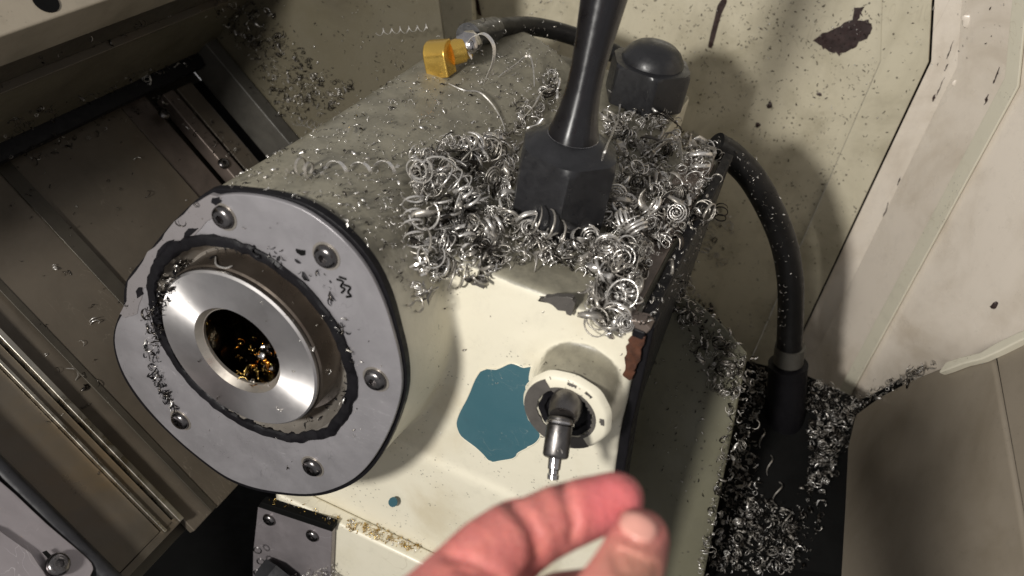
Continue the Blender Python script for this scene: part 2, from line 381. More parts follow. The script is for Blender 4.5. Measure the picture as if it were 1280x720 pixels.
prism('plate_body', [onb(x, y, q) for x, y in smooth_poly([(-60, 560), (0, 600), (60, 655), (104, 692), (117, 708), (112, 724), (90, 780), (-60, 900)], 3)], -BN*6, P['plate'], cp, .8)
prism('raised_step', [onb(x, y, q+4) for x, y in [(-60, 640), (0, 662), (40, 690), (66, 730), (60, 820), (-60, 860)]], -BN*4.2, P['plate'], cp, 1)

# saddle beam at upper left, running towards the far wall
def SN(px, py, s=-150*k):   # unproject on the plane S = const
    return U(px, py, BS, s)
def nn(px, py): return float(SN(px, py)@BN)
n1, n2, n3, n4 = [(nn(0, y0)+nn(x1, y1))/2 for y0, x1, y1 in ((180, 200, 88), (110, 240, 22), (78, 226, 2), (42, 130, 0))]
s0 = -150*k
sb = empty('saddle_beam', BP(s0, 300, n1), 'dark stepped saddle beam with a pale top and rusty edge, top left', 'beam')
def beam(name, prof, mat, y0=60, y1=544, bev=.8):
    pts = [BP(s, y0, n) for s, n in prof]; return prism(name, pts, (0, y1-y0, 0), mat, sb, bev)
beam('beam_foot', [(s0-60, BC-8), (s0+2, BC-8), (s0+2, n1-8), (s0-60, n1-8)], P['beddark'])
beam('wiper_ledge', [(s0-60, n1-7.8), (s0+10, n1-7.8), (s0+10, n1-2), (s0+4, n1), (s0-60, n1)], P['black'])
beam('beam_face', [(s0-60, n1+.2), (s0, n1+.2), (s0, n2), (s0-60, n2)], P['olive'], bev=1.2)
beam('beam_edge', [(s0-60, n2+.2), (s0+2, n2+.2), (s0+2, n2+2.5), (s0-60, n2+2.5)], P['rusty'], bev=.4)
beam('beam_face', [(s0-60, n2+2.7), (s0-3, n2+2.7), (s0-3, n3-1.5), (s0-60, n3-1.5)], P['beddark'])
beam('beam_groove', [(s0-60, n3-1.4), (s0-8, n3-1.4), (s0-8, n3+1), (s0-60, n3+1)], P['pit'])
beam('beam_top', [(s0-90, n3+1.1), (s0+1, n3+1.1), (s0+1, n4), (s0-90, n4)], P['beam'], bev=1.5)
o = lathe('bolt_hole', [(6.5, 0), (6.5, .6), (0, .6)], U(57, 2, BN, n4), BN, P['pit'], sb, 24)

# ---- lower body of the head under and behind its right side
nb = np.array([0, .95, -.30])
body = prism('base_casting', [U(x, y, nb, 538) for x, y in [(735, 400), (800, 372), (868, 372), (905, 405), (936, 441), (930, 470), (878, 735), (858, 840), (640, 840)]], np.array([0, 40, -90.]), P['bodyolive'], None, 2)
tag(body, 'olive base casting, shade put into its colour, below the right side of the machine head', 'machine base')

# ---- lower right cover, its shade put into the colour
pn = np.array([.95, .16, -.12]); pn /= np.linalg.norm(pn); pcn = float(pn@PD(1060, 520, 640))
if pn@ray(1100, 600) < 0: pn = -pn; pcn = -pcn
def UP(px, py, off=0): return U(px, py, pn, pcn-off)
co = empty('chute_cover', UP(1100, 600), 'dull cover panel, coloured darker for shade, in the lower right with a folded lip', 'cover panel')
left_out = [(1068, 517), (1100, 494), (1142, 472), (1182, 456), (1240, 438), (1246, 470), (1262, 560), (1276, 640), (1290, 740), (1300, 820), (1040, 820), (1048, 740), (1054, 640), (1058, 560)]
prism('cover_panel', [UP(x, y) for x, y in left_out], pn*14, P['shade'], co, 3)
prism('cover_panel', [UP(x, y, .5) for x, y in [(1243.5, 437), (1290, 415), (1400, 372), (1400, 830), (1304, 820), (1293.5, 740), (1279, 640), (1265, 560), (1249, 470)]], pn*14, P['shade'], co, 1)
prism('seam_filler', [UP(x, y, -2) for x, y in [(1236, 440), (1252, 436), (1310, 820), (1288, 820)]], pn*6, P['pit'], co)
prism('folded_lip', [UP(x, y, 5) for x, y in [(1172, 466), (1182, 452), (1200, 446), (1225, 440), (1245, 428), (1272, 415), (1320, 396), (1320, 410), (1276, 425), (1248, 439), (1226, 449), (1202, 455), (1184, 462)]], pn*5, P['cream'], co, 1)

# ================================================================== MACHINE HEAD
hub = np.array([-208., 261., -303.])          # centre of the spindle nose
head = empty('headstock', (-120, 400, -520), 'cream machine head with round spindle housing, chipped paint and oily top', 'machine head')
ZT = -246.
GASKET = [(268, 236), (300, 238), (345, 244), (384, 256), (417, 277), (446, 304), (470, 336), (487, 374), (497, 410), (506, 448), (508, 484), (501, 515), (487, 550), (467, 583), (443, 604), (413, 617), (385, 621), (353, 619), (318, 613), (284, 600), (250, 576), (215, 546), (180, 510), (156, 476), (144, 446), (141, 420), (148, 395), (154, 385), (157, 352), (182, 320), (205, 290), (232, 262), (250, 246)]
# casting body: housing cylinder + box, fused by voxel remesh so the fillets read as cast iron
bm = bmesh.new()
def bbox(x0, x1, y0, y1, z0, z1, top_in=0):
    vs = [bm.verts.new(Vector((x, y, z))*MM) for z in (z0, z1) for x, y in ((x0, y0), (x1, y0), (x1, y1), (x0, y1))]
    for f in ((0, 1, 2, 3), (7, 6, 5, 4), (0, 4, 5, 1), (1, 5, 6, 2), (2, 6, 7, 3), (3, 7, 4, 0)): bm.faces.new([vs[i] for i in f])
def bcyl(cx_, cz_, r0, r1, y0, y1, n=96, sq=1.0):
    a = [bm.verts.new(Vector((cx_+r0*math.cos(2*math.pi*i/n), y0, cz_+r0*sq*math.sin(2*math.pi*i/n)))*MM) for i in range(n)]
    b = [bm.verts.new(Vector((cx_+r1*math.cos(2*math.pi*i/n), y1, cz_+r1*sq*math.sin(2*math.pi*i/n)))*MM) for i in range(n)]
    bm.faces.new(a[::-1]); bm.faces.new(b)
    for i in range(n): bm.faces.new([a[i], a[(i+1) % n], b[(i+1) % n], b[i]])
pa_, pb_ = UY(270, 241, 271), UY(153, 392, 271); tt_ = (pb_-pa_); tt_ /= np.linalg.norm(tt_); ntop = np.array([tt_[2], 0, -tt_[0]])
if ntop[2] < 0: ntop = -ntop
def rcl(t, R_):
    d_ = float(ntop@(pa_-np.array([-203.5, 0, -312.]))); c_ = ntop[0]*math.cos(t)+ntop[2]*math.sin(t)
    return min(R_, d_/c_) if c_ > .2 else R_
loops = []
gp_ = np.array([UY(*p, 272) for p in smooth_poly(GASKET, 3)]); ga = np.arctan2(gp_[:, 2]+312, gp_[:, 0]+203.5); gr = np.hypot(gp_[:, 2]+312, gp_[:, 0]+203.5)
oo = np.argsort(ga); ga, gr = ga[oo], gr[oo]
TT = [2*math.pi*i/144 for i in range(144)]
def outl(t, b_, R_=89.): g_ = float(np.interp((t+math.pi) % (2*math.pi)-math.pi, ga, gr, period=2*math.pi)); return (g_-1.0)*(1-b_)+rcl(t, R_)*b_
for y_, mode in ((275, 0), (296, .15), (345, .7), (420, 1), (560, 1), (560, 'i'), (292, 'i'), (292, 'j'), (275, 'j')):
    ring_ = []
    for t in TT:
        r_ = 30 if mode == 'i' else 61 if mode == 'j' else outl(t, mode); ring_.append(bm.verts.new(Vector((-203.5+r_*math.cos(t), y_, -312+(10 if mode in ('i', 'j') else 0)+r_*math.sin(t)))*MM))
    loops.append(ring_)
NL = len(loops)
for k_ in range(NL):
    for i in range(144): bm.faces.new([loops[k_][i], loops[k_][(i+1) % 144], loops[(k_+1) % NL][(i+1) % 144], loops[(k_+1) % NL][i]])
bbox(-200, -34, 320, 512, -620, ZT)
bbox(-240, -75, 336, 600, -600, ZT-2)
bbox(-200, -36, 318, 330, -640, -388)      # lower apron, slightly proud
fr_ = [UY(x, y, 319.6) for x, y in [(640, 420), (800, 412), (791, 466), (774, 545), (767, 600), (760, 670), (752, 760), (640, 780)]]
for dd in (0,):
    a_ = [bm.verts.new(Vector(p)*MM) for p in fr_]; b2 = [bm.verts.new(Vector(p+np.array([0, 18, 0]))*MM) for p in fr_]
    bm.faces.new(a_[::-1]); bm.faces.new(b2)
    for i in range(len(fr_)): bm.faces.new([a_[i], a_[(i+1) % len(fr_)], b2[(i+1) % len(fr_)], b2[i]])
BX, _, BZ = UY(709, 512, 300)
bcyl(BX, BZ, 20.5, 25, 301.5, 330, 64)
me = bpy.data.meshes.new('casting'); bm.to_mesh(me); bm.free()
cast = bpy.data.objects.new('casting', me); col.objects.link(cast)
m_ = cast.modifiers.new('r', 'REMESH'); m_.mode = 'VOXEL'; m_.voxel_size = .0021
m_ = cast.modifiers.new('s', 'SMOOTH'); m_.iterations = 5; m_.factor = .5
dg = bpy.context.evaluated_depsgraph_get(); me2 = bpy.data.meshes.new_from_object(cast.evaluated_get(dg))
bpy.data.objects.remove(cast)
me2.name = 'casting_body'; cast = link_mesh('casting_body', me2, P['cast'], head, True)

def holed(name, pts, y0, y1, c, r, mat, parent, bevel=.6, n=144):
    """flat plate with a round hole, outline given at y0"""
    pp = np.array(pts); ang = np.arctan2(pp[:, 2]-c[2], pp[:, 0]-c[0]); rad = np.hypot(pp[:, 2]-c[2], pp[:, 0]-c[0])
    o_ = np.argsort(ang); ang = ang[o_]; rad = rad[o_]
    th_ = np.linspace(-math.pi, math.pi, n, endpoint=False); ro = np.interp(th_, ang, rad, period=2*math.pi)
    v = []
    for rr, yy in ((ro, y0), (ro, y1), (np.full(n, r), y1), (np.full(n, r), y0)):
        v += [np.array([c[0]+q*math.cos(t), yy, c[2]+q*math.sin(t)]) for q, t in zip(rr, th_)]
    f = [[k_*n+i, k_*n+(i+1) % n, ((k_+1) % 4)*n+(i+1) % n, ((k_+1) % 4)*n+i] for k_ in range(4) for i in range(n)]
    return mesh(name, v, f, mat, parent, True, bevel)
def plate3(name, pxs, y, d, mat, parent, bevel=0.5):
    return prism(name, [UY(x, yy, y) for x, yy in pxs], d, mat, parent, bevel)
flange_px = [(286, 243), (312, 244), (345, 250), (380, 263), (412, 285), (440, 312), (462, 342), (479, 378), (490, 412), (499, 448), (502, 482), (496, 512), (483, 545), (463, 578), (440, 600), (412, 613), (385, 618), (353, 616), (318, 610), (284, 597), (250, 573), (215, 543), (182, 508), (158, 474), (146, 445), (143, 420), (150, 397), (170, 372), (186, 338), (205, 306), (226, 284), (246, 262), (264, 248)]
YF = 269.
fp = smooth_poly(flange_px, 3)
# gasket (black rubber line round the flange)
cen = np.mean(fp, 0)
gk = []
for p in smooth_poly(GASKET, 3): gk.append(UY(*p, YF+2.6))
HC = np.array([-206.5, YF, -303.5])
holed('gasket', gk, YF+2.6, YF+7, HC, 57.3, P['black'], head)
o = prism('rim_strip', [UY(x, y, YF-.35) for x, y in jag([(262, 243), (276, 247), (272, 262), (250, 288), (222, 312), (204, 332), (196, 352), (180, 362), (170, 392), (156, 398), (150, 392), (157, 376), (159, 350), (184, 318), (208, 290), (240, 256)], 1.2, 3, seed=4)], (0, 3, 0), P['rim'], head, .4)
for pl in ([(216, 300), (211, 309), (203, 317), (195, 322), (199, 310), (208, 302)], [(246, 286), (238, 295), (229, 300), (231, 291), (240, 286)], [(272, 247), (276, 253), (270, 258), (264, 253), (266, 248)], [(176, 360), (178, 369), (172, 374), (170, 364)]):
    prism('paint_flake', [UY(x, y, YF-.7) for x, y in jag(pl, .8, 2, seed=2)], (0, 1, 0), P['black'], head, .2)
fl_ = holed('flange_plate', [UY(x, y, YF) for x, y in fp], YF, YF+2.4, HC, 57, P['flange'], head, .5)
for (x, y) in ((280, 271), (408, 320), (470, 474), (391, 583), (226, 525)):
    c = UY(x, y, YF); lathe('counterbore', [(7.0, 0), (7.0, .25), (5.9, .3), (5.9, 0)], c, (0, -1, 0), P['recess'], fl_, 36)
    screw(x, y, (0, 1, 0), YF-.1, 5.7, fl_, (0, -1, 0))
lathe('pin_hole', [(3.2, 0), (3.2, .25), (0, .25)], UY(268, 253, YF), (0, -1, 0), P['pit'], fl_, 20)
# stamped mark on the flange
for pts in ([(421, 349), (429, 352), (426, 358), (431, 361), (427, 366)], [(430, 356), (438, 359), (435, 365), (439, 370), (433, 371)], [(424, 346), (433, 349)]):
    tube('stamped_mark', [UY(x, y, YF-.1) for x, y in pts], .55, P['pit'], fl_, 6, 3)
sm = [UY(x, y, YF-.25) for x, y in jag([(370, 311), (381, 313), (382, 319), (376, 320), (371, 316)], .4, 2, seed=9)]
prism('grease_mark', sm, (0, .2, 0), P['pit'], fl_)
# seal ring
sc_ = np.array([-206.5, YF, -303.5]); 
from mathutils import noise as mn
wobf = lambda t, h: 1.5*mn.noise(Vector((4*math.cos(t), 4*math.sin(t), h*.3)))+1.1*mn.noise(Vector((14*math.cos(t), 14*math.sin(t), h*.5)))
ringlathe('seal_ring', [(61.3, 0), (61.3, 1.0), (60, 1.9), (56.5, 1.6), (55.5, .6), (55.5, -1.5)], sc_, (0, -1, 0), P['black'], head, 192, 40, wobf)
ringlathe('recess_ring', [(57, -.2), (57, .3), (55.8, .3), (53.5, -5.5), (49, -11), (44, -12), (44, -13), (57, -13)], sc_+[-.5, 0, 0], (0, -1, 0), P['recess'], head, 96)
# spindle
spi = ringlathe('spindle', [(26, -1.2), (25, .0), (44.2, .0), (45.2, -1.0), (45.2, -20), (26, -20)], hub, (0, -1, 0), P['turned'], head, 128, 30)
ringlathe('spindle_collar', [(45.6, -3), (46.4, -4), (46.4, -22), (45.5, -22)], hub, (0, -1, 0), P['collar'], spi, 128, 30)
ringlathe('bore_chamfer', [(25.0, -.05), (22.6, -3.4), (22.3, -3.4), (22.3, -5), (25.4, -5)], hub, (0, -1, 0), P['recess'], spi, 96, 30)
ringlathe('bore', [(22.4, -4.8), (21.6, -20), (20.5, -52), (23.5, -52), (23.4, -20)], hub, (0, -1, 0), P['bore'], spi, 96, 50)
lathe('bore_plug', [(20.8, -52), (20.8, -50), (7, -47), (6.5, -44), (0, -44)], hub, (0, -1, 0), P['bore'], spi, 48)
lathe('bore_screw', [(1.6, 0), (1.6, 1), (1.2, 1.5), (1.6, 2), (1.2, 2.5), (1.6, 3), (1.2, 3.5), (1.6, 4), (1.6, 9)], hub+[-1, 22, -14], (.6, -.1, .5), P['chrome'], spi, 16)
def blob(cen, r, mat, name, parent, seed, sq=(1, 1, 1)):
    bm = bmesh.new(); bmesh.ops.create_icosphere(bm, subdivisions=2, radius=1); rd = random.Random(seed)
    ph = [rd.uniform(0, 6) for _ in range(6)]
    for v in bm.verts:
        p = v.co.copy(); k_ = 1+.22*math.sin(3*p.x+ph[0])+.2*math.sin(4*p.y+ph[1])+.2*math.sin(5*p.z+ph[2])
        v.co = Vector((p.x*sq[0], p.y*sq[1], p.z*sq[2]))*k_*r*MM
    me = bpy.data.meshes.new(name); bm.to_mesh(me); bm.free()
    return link_mesh(name, me, mat, parent, True, Vector(cen)*MM)
for i in range(9):
    a = R(random.uniform(-85, 10)); rr = random.uniform(12, 19); d_ = random.uniform(8, 34)
    blob(hub+[rr*math.cos(a), d_, rr*math.sin(a)], random.uniform(1.6, 3.4), P['amber'] if i % 3 else P['chrome'], 'oil_drop', spi, i)
# oily chip build-up at the left of the ring
# front panel details
YB = 319.6
tp = smooth_poly([(600, 463), (620, 461), (640, 455), (655, 459), (671, 460), (668, 470), (659, 484), (657, 500), (661, 524), (676, 542), (667, 556), (648, 565), (640, 574), (622, 577), (610, 575), (595, 560), (577, 547), (571, 527), (578, 508), (588, 488)], 2)
tp = jag(tp, .8, 2, seed=3)
o = prism('undercoat_patch', [UY(x, y, YB-.05) for x, y in tp], (0, .6, 0), P['teal'], head)
tube('paint_lip', [UY(x, y, YB) for x, y in tp[::2]+[tp[0]]], .38, P['cream'], head, 6, 2)
for i, (x, y, r_) in enumerate([(491, 628, 1.9), (443, 517, .8)]):
    prism('undercoat_spot', [UY(x+r_*3*math.cos(a)*1, y+r_*3.2*math.sin(a), YB-(5.6 if y > 600 else .1)) for a in np.linspace(0, 6.28, 12)[:-1]], (0, .6, 0), P['teal'], head)
for i, pl in enumerate([[(680, 373), (695, 371), (716, 372), (717, 385), (714, 395), (700, 388), (690, 382), (672, 376)], [(578, 348), (600, 350), (607, 357), (603, 361), (590, 356)]]):
    prism('bare_patch', [UZ(x, y, ZT-3.5+i*3) if 0 else UY(x, y, 316.5) for x, y in jag(pl, .9, 3, seed=i)], (0, 3.2, 0), P['bare'], head, .3)
o = prism('rust_stain', [UY(x, y, 318.2) for x, y in jag([(784, 422), (795, 414), (806, 420), (803, 436), (799, 450), (794, 464), (789, 474), (779, 472), (780, 456), (783, 440)], 1.3, 3, seed=8)], (0, 1.6, 0), P['rustbrown'], head, .3)
# boss ring + nozzle
bc = np.array([BX, 300., BZ])
ring = ringlathe('boss_rim', [(13.4, -.5), (13.4, 2.0), (14.6, 3.2), (19.4, 3.4), (21, 2.4), (22.2, -.5)], bc, (0, -1, 0), P['cream'], head, 96, 40, lambda t, h: .25*math.sin(5*t)+.2*math.sin(11*t))
# remaining cream paint on the rim: an arc
def arc_plate(name, c, r0, r1, a0, a1, yy, th, mat, parent, n=26, j=.5, seed=1):
    rd = random.Random(seed); pts = []
    for i in range(n+1):
        a = a0+(a1-a0)*i/n; pts.append(c+np.array([r1*math.cos(a), yy, r1*math.sin(a)]))
    for i in range(n, -1, -1):
        a = a0+(a1-a0)*i/n; r_ = r0+rd.gauss(0, j); pts.append(c+np.array([r_*math.cos(a), yy, r_*math.sin(a)]))
    return prism(name, pts, (0, th, 0), mat, parent, .15)
arc_plate('bare_rim', bc, 13.9, 20.6, R(130), R(318), -3.65, .5, P['bare'], head, j=.25)
arc_plate('bare_rim', bc, 13.4, 15.4, R(-42), R(130), -3.55, .5, P['bare'], head, 40, j=.6, seed=6)
arc_plate('paint_chip_mark', bc, 17.8, 19.5, R(84), R(98), -3.62, .5, P['bare'], head, 8, .3, 3)
arc_plate('paint_chip_mark', bc, 18.1, 19.6, R(58), R(70), -3.62, .5, P['bare'], head, 8, .3, 4)
arc_plate('paint_chip_mark', bc, 17.5, 19.4, R(8), R(20), -3.62, .5, P['bare'], head, 8, .3, 5)
lathe('boss_cavity', [(13.7, .5), (13.3, 2.8), (10.5, 2.3), (9.5, -1), (0, -2)], bc, (0, -1, 0), P['black'], head, 64, True, 40, lambda t, h: .3*math.sin(9*t))
nz = empty('nozzle', bc, 'grey steel swivel nozzle pointing down out of the round boss', 'nozzle')
pz0 = PD(706, 506, 386); 
yb_ = bc[1]
n0 = UY(704, 508, 294); n1_ = UY(700, 530, 283); n2_ = UY(694, 572, 272); n3_ = UY(691, 599, 266)
ax = n2_-n1_; ax /= np.linalg.norm(ax)
lathe('neck', [(7.5, 0), (7.8, 4), (7.2, 9), (6.2, 12)], UY(706, 507, 293.5)+[0, 4, 0], (n1_-n0)/np.linalg.norm(n1_-n0)+np.array([0, -.5, 0]), P['dull'], nz, 40)
L_ = np.linalg.norm(n2_-n1_)
lathe('barrel', [(4.8, -3), (5.8, -2.2), (5.8, -1.2), (5.2, -.8), (5.2, .6), (5.9, 1.2), (5.9, L_-1), (5.2, L_), (3.2, L_+.6)], n1_, ax, P['dull'], nz, 48)
lathe('collar_ring', [(5.9, 0), (6.6, .5), (6.6, 1.4), (5.9, 1.9)], n1_-ax*1.2, ax, P['chrome'], nz, 48)
lathe('tip', [(3.0, 0), (2.9, 5), (2.3, 5.6), (2.3, 7.2), (2.7, 7.6), (2.6, 9.6), (1.6, 10), (1.5, 9.2), (0, 9)], n2_, (n3_-n2_), P['chrome'], nz, 32)

# right hand side plate, top rail
prism('side_plate', [UY(x, y, 321) for x, y in [(806, 408), (818, 410), (806, 462), (790, 530), (779, 600), (770, 670), (762, 760), (752, 760), (760, 670), (767, 600), (775, 540), (793, 465)]], (0, 14, 0), P['black'], head, 1)
prism('side_plate', [(-34, 318, ZT-4), (-28, 318, ZT-4), (-28, 516, ZT-1), (-34, 516, ZT-1)], (0, 0, 5), P['black'], head, 1)
prism('side_plate', [(-33.5, 340, ZT-1), (-28.5, 340, ZT-1), (-28.5, 516, ZT-1), (-33.5, 516, ZT-1)], (0, 0, -330), P['oxide'], head, 1)
prism('top_rail', [(-54, 326, ZT), (-36, 326, ZT), (-36, 500, ZT), (-54, 500, ZT)], (0, 0, 2.2), P['rail'], head, .8)
prism('rail_end', [UY(x, y, 318.8) for x, y in [(781, 398), (806, 403), (814, 412), (808, 418), (779, 411)]], (0, 8, 0), P['rail'], head, .8)
# ledge with amber residue at the bottom of the front
gl = [UY(x, y, 309) for x, y in [(322, 622), (420, 656), (535, 694), (640, 730)]]
zl = float(np.mean([p[2] for p in gl]))
prism('apron', [(-218, 306, zl), (UY(764, 700, 306)[0], 306, zl), (UY(764, 700, 306)[0]+4, 306, -600), (-218, 306, -600)], (0, 12, 0), P['cream'], head, 2.5)

# bracket bottom left
br = empty('bracket', UY(350, 690, 302), 'dark steel bracket with two socket screws and black octagonal knob under the flange', 'bracket')
prism('bracket_plate', [UY(x, y, 301) for x, y in [(322, 633), (415, 664), (413, 720), (410, 790), (315, 760), (316, 690)]], (0, 5, 0), P['plate'], br, .8)
prism('bracket_edge', [UY(x, y, 300) for x, y in [(326, 628), (416, 658), (415, 665), (322, 634)]], (0, 6, 0), P['pit'], br, .4)
for x, y in ((337, 649), (391, 669)): screw(x, y, (0, 1, 0), 300.8, 4.6, br, (0, -1, 0))
oc = lambda r_: (lambda t: r_*math.cos(math.pi/8)/math.cos((t % (math.pi/4))-math.pi/8))
lathe('knob', [(oc(15), 0), (oc(15), 8), (oc(13), 16), (oc(9), 18), (0, 18)], UY(352, 716, 296), (-.15, -1, -.35), P['oxide'], br, 32, True, 25)
for x, y in ((322, 688), (326, 702), (322, 716)): ringlathe('hose_ring', [(2.0, 0), (2.4, .6), (3.0, 0), (2.4, -.6)], UY(x, y, 292), (.3, -1, .2), P['screw'], br, 20)

# screw on the bottom left plate
screw(72, 706, BN, q+.1+3.9, 6.4, cp, BN)
prism('slot_mark', [onb(x, y, q+4.3) for x, y in [(53, 690), (58, 688), (64, 694), (60, 698)]], -BN*.5, P['pit'], cp)

# ================================================================== THINGS ON THE HEAD
def hexprof(r): return lambda t: r*math.cos(math.pi/6)/math.cos(((t+HEXROT) % (math.pi/3))-math.pi/6)
HEXROT = 0.0
hb = UZ(694, 270, ZT+1)
tool = empty('socket_handle', hb, 'tall glossy black flared handle on a hexagonal socket in the swarf pile', 'tool handle')
def hexbody(name, c, r, h, dome, rot, parent, mat):
    global HEXROT; HEXROT = rot
    hp = hexprof(r)
    def chamf(rr):   # hexagon clipped by a round chamfer
        return lambda t: min(hp(t), rr)
    prof = [(hexprof(r*.99), 0), (hp, 1), (hp, h*.84), (chamf(r*.97), h*.89), (chamf(r*.92), h*.94)] + dome
    # freeze the rotation in closures
    fr = []
    for rr, hh in prof:
        if callable(rr): fr.append(((lambda rr: (lambda t, tab=[rr(2*math.pi*i/72) for i in range(73)]: tab[int(round(t/(2*math.pi)*72))]))(rr), hh))
        else: fr.append((rr, hh))
    return lathe(name, fr, c, (0, 0, 1), mat, parent, 72, True, 28)
hexbody('hex_socket', hb, 26.6, 44, [(20.5, 43), (17.5, 46), (14.0, 47.5), (12.0, 48), (0, 48)], R(40), tool, P['oxide'])
lathe('handle', [(11.6, 47), (12.6, 47.3), (12.8, 49), (11.6, 53), (9.6, 62), (8.4, 73), (8.2, 84), (9.0, 98), (10.4, 116), (12.0, 136), (13.2, 160), (13.6, 178), (12.6, 184), (9, 188), (0, 189.5)], hb, (0, 0, 1), P['handle'], tool, 64, True, 50)
ringlathe('neck_ring', [(12.2, 46.8), (13.4, 47.4), (12.2, 48.2)], hb, (0, 0, 1), P['chrome'], tool, 64)
nb_ = UZ(803, 124, ZT+1)
nut = hexbody('dome_nut', nb_, 28.6, 28.5, [(21, 27.5), (20.5, 30), (17.5, 35), (13, 38.5), (7, 40.5), (0, 41)], R(37), None, P['oxide'])
tag(nut, 'large black domed hexagon nut half buried in swarf behind the tall handle', 'nut')

# ---- ray placement on what is built so far
bpy.context.view_layer.update(); dg = bpy.context.evaluated_depsgraph_get()
def hit(px, py, skip=()):
    d = Vector(ray(px, py)).normalized()
    ok, loc, nrm, idx, ob, _ = sc.ray_cast(dg, Vector((0, 0, 0)), d)
    if not ok: return None
    return np.array(loc)/MM, np.array(nrm), ob
# brass fitting + hose over the back of the head
hp = hit(548, 96)[0]
bf = empty('hose_fitting', hp, 'small brass elbow block joined to a silver hose end on the head', 'hose fitting')
up = np.array([-.35, 0, .94]); up /= np.linalg.norm(up); sx_ = np.cross([0, 1., 0], up)
pr_ = []
for (yy, zz) in [(0, -1), (0, 11), (1, 15), (3.5, 18), (7, 19.3), (12, 19.3), (12, -1)]: pr_.append(hp+np.array([0, 1., 0])*yy+up*zz-sx_*8)
prism('brass_block', pr_, sx_*14.5, P['brass'], bf, .7)
be = hp+np.array([0, 13, 0])+up*10
lathe('brass_stub', [(7.5, 0), (7.5, 8), (6, 9), (6, 12)], be+sx_*4, sx_*.7+np.array([0, .7, 0]), P['brass'], bf, 32)
bl = be+sx_*10+np.array([0, 9, 0])+up*4
blob(bl+sx_*2, 7.4, P['chrome'], 'ball_joint', bf, 0)
fer = bl+sx_*5+np.array([0, 3, 0])
h1 = hit(600, 42)[0]
hose_px = [(588, 44), (606, 38), (632, 34), (665, 33), (700, 40), (735, 52), (770, 68), (800, 88)]
hz = [h1[2]+10]*8
pts = []
z_ref = hp[2]+14
for i, (x, y) in enumerate(hose_px):
    zz = z_ref+(ZT+10-z_ref)*min(1, i/5.0)
    pts.append(UZ(x, y, zz))
hs = tube('hose', pts, 6.6, P['hose'], None, 20)
tag(hs, 'thin black hose curving over the back of the head behind handle', 'hose')
tube('ferrule', [pts[0]-(pts[1]-pts[0])*.15, pts[0]*.5+pts[1]*.5, pts[1]*.6+pts[2]*.4], 8.0, P['oxide'], bf, 24, 4)
# thick hose at right
pz = [(893, 182, 560), (915, 196, 566), (940, 222, 575), (963, 262, 590), (980, 305, 605), (988, 352, 620), (988, 400, 635), (986, 440, 648), (984, 480, 665), (978, 540, 690), (968, 600, 720), (955, 680, 760)]
th = tube('hose', [PD(*p) for p in pz], 9.2, P['hose'], None, 24)
tag(th, 'thick black rubber hose arching down right of the head into the gap', 'hose')
a0, a1 = PD(988, 432, 646), PD(985, 452, 654)
o = tube('hose_clamp', [a0, (a0+a1)/2, a1], 11.0, P['clamp'], th, 24, 3)
tube('hose_sleeve', [PD(985, 455, 655), PD(979, 540, 690), PD(966, 640, 740)], 14.5, P['black'], th, 24, 6)

for (x, y, r_) in ((1193, 104, 2.2), (1210, 24, 4.5), (1245, 383, 2.6), (962, 132, 2.6), (948, 156, 2.4), (1024, 118, 1.6)):
    h = hit(x, y); o = blob(h[0], r_, P['wallclean'] if r_ in (4.5, 2.2) else P['darkpaint'], 'wall_spot', h[2] if not h[2].parent else h[2].parent, int(x), (1, 1, 1)); o.scale = (1, .35, 1)
# bare patch and marks on the walls
def wallpatch(name, pl, mat, label, cat, jamp=.8, parent=None, lift=.6, seed=5, kk=3):
    pts = []
    for x, y in jag(pl, jamp, kk, seed=seed):
        h = hit(x, y); pts.append(h[0]+h[1]*lift); nv = h[1]
    o = prism(name, pts, -nv*lift*.9, mat, parent)
    if label: tag(o, label, cat)
    return o
wallpatch('bare_spot', [(1018, 52), (1033, 40), (1052, 32), (1066, 22), (1068, 10), (1078, 8), (1078, 18), (1072, 25), (1084, 24), (1091, 34), (1086, 46), (1073, 52), (1062, 62), (1048, 69), (1036, 64), (1028, 57)], P['darkpaint'], None, None, 1.3, bw).parent = bw
bpy.context.view_layer.update()
bwp = [c for c in bw.children][0]; 
for pl, s in (([(884, 58), (897, 8), (906, -6), (909, 2), (903, 16), (890, 60)], 2), ([(593, -4), (597, 18), (602, 20), (598, -6)], 3)):
    wallpatch('wall_seam', pl, P['darkpaint'], None, None, .5, bw, .7, s).parent = bw
for i, (x, y) in enumerate([(1188, 62), (1183, 84), (1176, 108), (1168, 122), (1124, 226), (1108, 262), (1246, 95), (1234, 124)]):
    rd = random.Random(i); L_ = rd.uniform(4, 12); wallpatch('paint_chip', [(x+.34*L_, y-L_), (x+1.1, y-L_*.3), (x+.5-.15*L_, y+L_*.4), (x-.4*L_, y+L_), (x-1.2, y+.2*L_)], P['darkpaint'], None, None, .7, bw, .5, i, 2).parent = bw
for c in bw.children: c.matrix_parent_inverse = Matrix.Identity(4); c.location = WL[c.name]-WL[bw.name]

